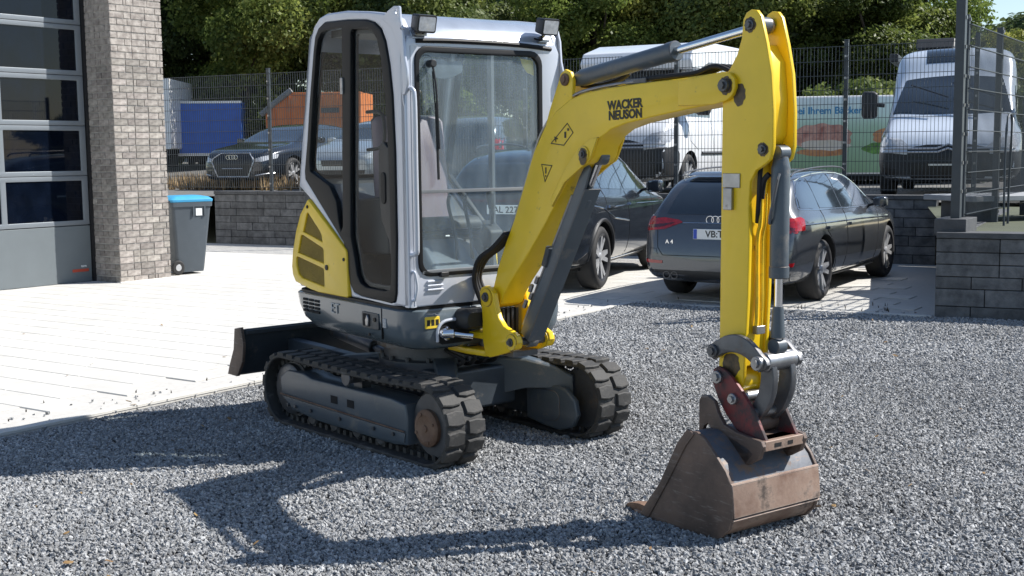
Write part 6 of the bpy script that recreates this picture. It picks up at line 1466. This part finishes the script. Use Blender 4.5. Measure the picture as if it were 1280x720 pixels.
sb_ = N.new("ShaderNodeMath"); sb_.operation = 'SUBTRACT'; sb_.inputs[1].default_value = .17; L.new(mr.outputs[0], ad.inputs[2]); L.new(ad.outputs[0], sb_.inputs[0]); L.new(sb_.outputs[0], rp_.inputs[0]); L.new(rp_.outputs[0], N["Principled BSDF"].inputs["Base Color"]); N["Principled BSDF"].inputs["Roughness"].default_value = .6
b = B(); box(b, -1.2, 3.6, 0, 2.1, .22, 1.82); bx_ = mk("trailer_body", b, "box_white", bq_, bevel=.02)
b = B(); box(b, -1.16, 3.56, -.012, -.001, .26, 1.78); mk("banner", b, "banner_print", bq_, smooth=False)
mat("print_red", (.42, .13, .10), .6, var=.4, scale=4, col2=(.60, .38, .30)); mat("print_bread", (.45, .17, .06), .6, var=.3, scale=5, col2=(.55, .30, .14)); mat("print_blue", (.03, .22, .42), .6); mat("print_white", (.75, .72, .66), .6, var=.2, scale=6, col2=(.5, .45, .35)); mat("print_green", (.08, .20, .04), .6, var=.5, scale=8)
b = text_bm("bei Ihrem Bäcker", .20, .001, .004); put(b, (.30, -.016, 1.52), (1, 0, 0), (0, 0, 1)); mk("lettering", b, "print_blue", bq_, smooth=False)
def blob(cx, cz, rx, rz, y, mt, sd, name="banner_picture", lo=0, hi=360):
    rn = random.Random(sd); pts = [(cx+rx*math.cos(R(a))*rn.uniform(.9, 1.08), cz+rz*math.sin(R(a))*rn.uniform(.88, 1.1)) for a in range(lo, hi, 18)]; b = plate([pts], y-.001, y+.001, .0003, sm=True); return mk(name, b, mt, bq_, smooth=False)
blob(.20, .98, .60, .30, -.015, "print_red", 1); blob(.25, .82, .50, .11, -.019, "print_white", 2); blob(.22, .68, .52, .08, -.018, "print_bread", 3); blob(-.62, .85, .30, .30, -.015, "print_red", 8)
blob(1.75, .98, .55, .20, -.015, "print_bread", 4); blob(1.45, .75, .45, .13, -.016, "print_green", 5); blob(2.3, .80, .6, .2, -.017, "print_green", 6)
b = B(); box(b, -1.0, 3.4, .1, 2.0, .10, .22); mk("undercarriage", b, "underbody", bq_)
for s in (-.2, 2.7):
    b = B(); cyl(b, (s, .05, .3), (s, .3, .3), .3, 20); mk("wheel", b, "tyre", bq_)

def reg4(rn): p = Vector((1.5, 12.7)).lerp(Vector((3.9, 11.7)), rn.random()); return (p.x+rn.uniform(-.15, .2), p.y+rn.uniform(0, .7), .01)
tufts("paving_weeds", 26, reg4, .04, "dead_plant", 15, .006)
def reg5(rn): t = rn.random(); return (GA[0]+(GB[0]-GA[0])*t+rn.uniform(-.5, .06), GA[1]+(GB[1]-GA[1])*t+rn.uniform(-.05, .5), .012)
tufts("edge_weeds", 60, reg5, .025, "dead_plant", 16, .005)
# ================================================================ TREES
def crown_mesh(name, seed, rx, rz, n, leaf, nclump=26):
    rg = np.random.RandomState(seed)
    # clump centres on and in an ellipsoid, each clump a shell of leaves
    u = rg.normal(size=(nclump, 3)); u /= np.linalg.norm(u, axis=1)[:, None]
    cc = u*np.array([rx, rx, rz])*rg.uniform(.35, .92, (nclump, 1)); cr = rg.uniform(.20, .40, nclump)*rx
    k = rg.choice(nclump, n, p=cr**2/np.sum(cr**2)); d = rg.normal(size=(n, 3)); d /= np.linalg.norm(d, axis=1)[:, None]
    rad = cr[k]*np.clip(rg.normal(.86, .16, n), .2, 1.25); P = cc[k]+d*rad[:, None]*np.array([1, 1, .8])
    a = rg.normal(size=(n, 3))*.55+d*.7+np.array([.65, -.25, .5]); a /= np.linalg.norm(a, axis=1)[:, None]
    t = np.cross(a, rg.normal(size=(n, 3))); t /= np.linalg.norm(t, axis=1)[:, None]; bt = np.cross(a, t)
    s = leaf*rg.uniform(.6, 1.4, n)[:, None]
    V = np.empty((n*4, 3)); V[0::4] = P-t*s; V[1::4] = P+bt*s*.55; V[2::4] = P+t*s; V[3::4] = P-bt*s*.55
    me = bpy.data.meshes.new(name); me.vertices.add(n*4); me.vertices.foreach_set("co", V.ravel()); me.loops.add(n*4); me.loops.foreach_set("vertex_index", np.arange(n*4)); me.polygons.add(n)
    me.polygons.foreach_set("loop_start", np.arange(n)*4); me.polygons.foreach_set("loop_total", np.full(n, 4)); me.update()
    at = me.attributes.new("leafrnd", 'FLOAT', 'FACE'); at.data.foreach_set("value", rg.uniform(-.5, .5, n).astype('f')+.5*(rg.uniform(0, 1, nclump)[k]-.5))
    return me, cc
def trunk_mesh(seed, h, cc, zc):
    rn = random.Random(seed); b = B()
    tube(b, [(0, 0, -.3), (.05, .03, h*.3), (-.05, .06, h*.55), (.08, 0, h*.8), (0, 0, h)], .16, 8, 3)
    for v in b.verts: f = max(.25, 1-v.co.z/h*.8); v.co.x *= f; v.co.y *= f
    for c in cc[:10]:
        z0 = h*rn.uniform(.3, .7); tube(b, [(0, 0, z0), (c[0]*.4, c[1]*.4, z0*.5+(c[2]+zc)*.5), (c[0]*.9, c[1]*.9, c[2]+zc)], .045, 5, 3)
    return b
kinds = {}
for i, (mt, sd, rx, rz, zc) in enumerate((("oak_leaves", 1, 3.1, 4.2, 4.7), ("dark_leaves", 2, 2.9, 4.4, 4.6), ("pale_leaves", 3, 2.7, 3.6, 4.2), ("oak_leaves", 4, 3.3, 3.9, 4.6))):
    me, cc = crown_mesh("crown", sd, rx, rz, 46000, .082, 34); me.materials.append(MATS[mt]); b = trunk_mesh(sd, zc+rz*.5, cc, zc); b2 = bpy.data.meshes.new("trunk"); b.to_mesh(b2); b.free(); b2.materials.append(MATS["tree_bark"]); kinds[i] = (me, b2, zc)
bme, bcc = crown_mesh("bush_crown", 9, 1.5, 1.3, 9000, .08, 14); bme.materials.append(MATS["oak_leaves"])
looks = ["mid-green broadleaf tree", "dark green dense tree", "yellowish green lighter tree", "rounded green oak"]
spots = [(-16.5, 47, 1, 1.0, "far left behind the brick pillar"), (-12.2, 49, 1, 1.05, "above the blue trailer"), (-9.6, 45.5, 3, .98, "left of the orange skip"), (-6.4, 48.5, 0, 1.0, "behind the orange skip"), (-3.0, 46.5, 0, 1.05, "behind the left half of the excavator cab"),
         (.2, 49, 3, .95, "behind the excavator windscreen"), (3.2, 46.5, 0, .93, "behind the excavator arm bend"), (6.0, 48.5, 2, 1.08, "behind the upper arm cylinder"), (8.6, 46, 3, 1.0, "left of the vertical stick"), (11.2, 48.5, 1, 1.0, "right behind the yellow stick top"),
         (13.6, 45.5, 0, .98, "above the bakery banner"), (15.6, 48, 3, .92, "left of the camper van roof"), (18.2, 46, 2, .66, "behind the camper van roof"), (21.6, 52, 0, .60, "behind the near fence at the right edge"), (25, 47, 2, .62, "farthest right in the row"), (-20.5, 50, 0, 1, "beyond the garage")]
for i, (x, y, k, sc, where) in enumerate(spots):
    me, tm, zc = kinds[k]; t = thing("broadleaf_tree", looks[k]+" "+where, "tree", (x, y, 1.5), i*1.3, "trees of the wood beyond the car park"); t.scale = (sc, sc, sc*(1.0+.06*((i*7) % 5-2)))
    o = bpy.data.objects.new("crown", me); COL.objects.link(o); o.parent = t; o.location = (0, 0, zc); o = bpy.data.objects.new("trunk", tm); COL.objects.link(o); o.parent = t
# second row behind, one mass, fills the wood's depth
rn = random.Random(4); k = 0
o = None
me, cc = crown_mesh("wood", 21, 3.4, 4.6, 26000, .15); me.materials.append(MATS["dark_leaves"])
n_ = len(me.vertices); base = np.empty(n_*3); me.vertices.foreach_get("co", base); base = base.reshape(-1, 3); allv = []
for i in range(11):
    x = -28+i*5.2; a = i*1.1; Rz = np.array([[math.cos(a), -math.sin(a), 0], [math.sin(a), math.cos(a), 0], [0, 0, 1]]); hgt = 1.0 if x < 15 else .62
    allv.append((base@Rz.T)*np.array([1.15, 1, .92*hgt])+np.array([x, 56+2*(i % 2), 2+4.4*hgt]))
for i in range(6):  # unseen low trees to the right, added to darken the door panes' reflection
    a = i*1.7; Rz = np.array([[math.cos(a), -math.sin(a), 0], [math.sin(a), math.cos(a), 0], [0, 0, 1]])
    allv.append((base@Rz.T)*np.array([1.3, 1.3, .45])+np.array([58+2*(i % 2), -14+i*9, 2.2+.5*(i % 3)]))
V = np.concatenate(allv); nq = len(V)//4; wm = bpy.data.meshes.new("distant_wood"); wm.vertices.add(len(V)); wm.vertices.foreach_set("co", V.ravel()); wm.loops.add(nq*4); wm.loops.foreach_set("vertex_index", np.arange(nq*4)); wm.polygons.add(nq)
wm.polygons.foreach_set("loop_start", np.arange(nq)*4); wm.polygons.foreach_set("loop_total", np.full(nq, 4)); wm.update(); at = wm.attributes.new("leafrnd", 'FLOAT', 'FACE'); at.data.foreach_set("value", np.random.RandomState(1).uniform(-.5, .5, nq).astype('f')); wm.materials.append(MATS["dark_leaves"])
bpy.data.meshes.remove(me); o = bpy.data.objects.new("distant_wood", wm); COL.objects.link(o); o["kind"] = "stuff"
bushes = [(-8.4, 46.3, 1.3, "pale bush right of the blue trailer"), (-4.1, 43.8, 1.0, "bush right of the orange skip"), (-1.5, 44, 1.2, "bush in front of the trees behind the excavator cab"), (1.5, 43.5, 1.1, "bush behind the excavator windscreen edge"), (4.6, 44, 1.25, "bush left of the white van roof"), (11.4, 42.5, 1.3, "bush above the left half of the bakery banner"), (13.9, 42.8, 1.2, "bush above the right half of the bakery banner"), (16.6, 43, 1.3, "bush beside the camper van windscreen"), (20, 43, 1.2, "bush right of the camper van"), (-12, 48.2, 1.2, "bush behind the blue trailer")]
for i, (x, y, sc, lb) in enumerate(bushes):
    t = thing("bush", "green "+lb if "pale" not in lb else lb, "bush", (x, y, 1.3), i*.9, "bushes in front of the wood"); t.scale = (sc, sc, sc)
    o = bpy.data.objects.new("foliage", bme); COL.objects.link(o); o.parent = t; o.location = (0, 0, 1.15)
    b = B()
    for a in range(4): tube(b, [(0, 0, -.2), (.3*math.cos(a*1.6), .3*math.sin(a*1.6), .6), (.7*math.cos(a*1.6), .7*math.sin(a*1.6), 1.4)], .03, 5, 2)
    o = mk("stem", b, "tree_bark", t)
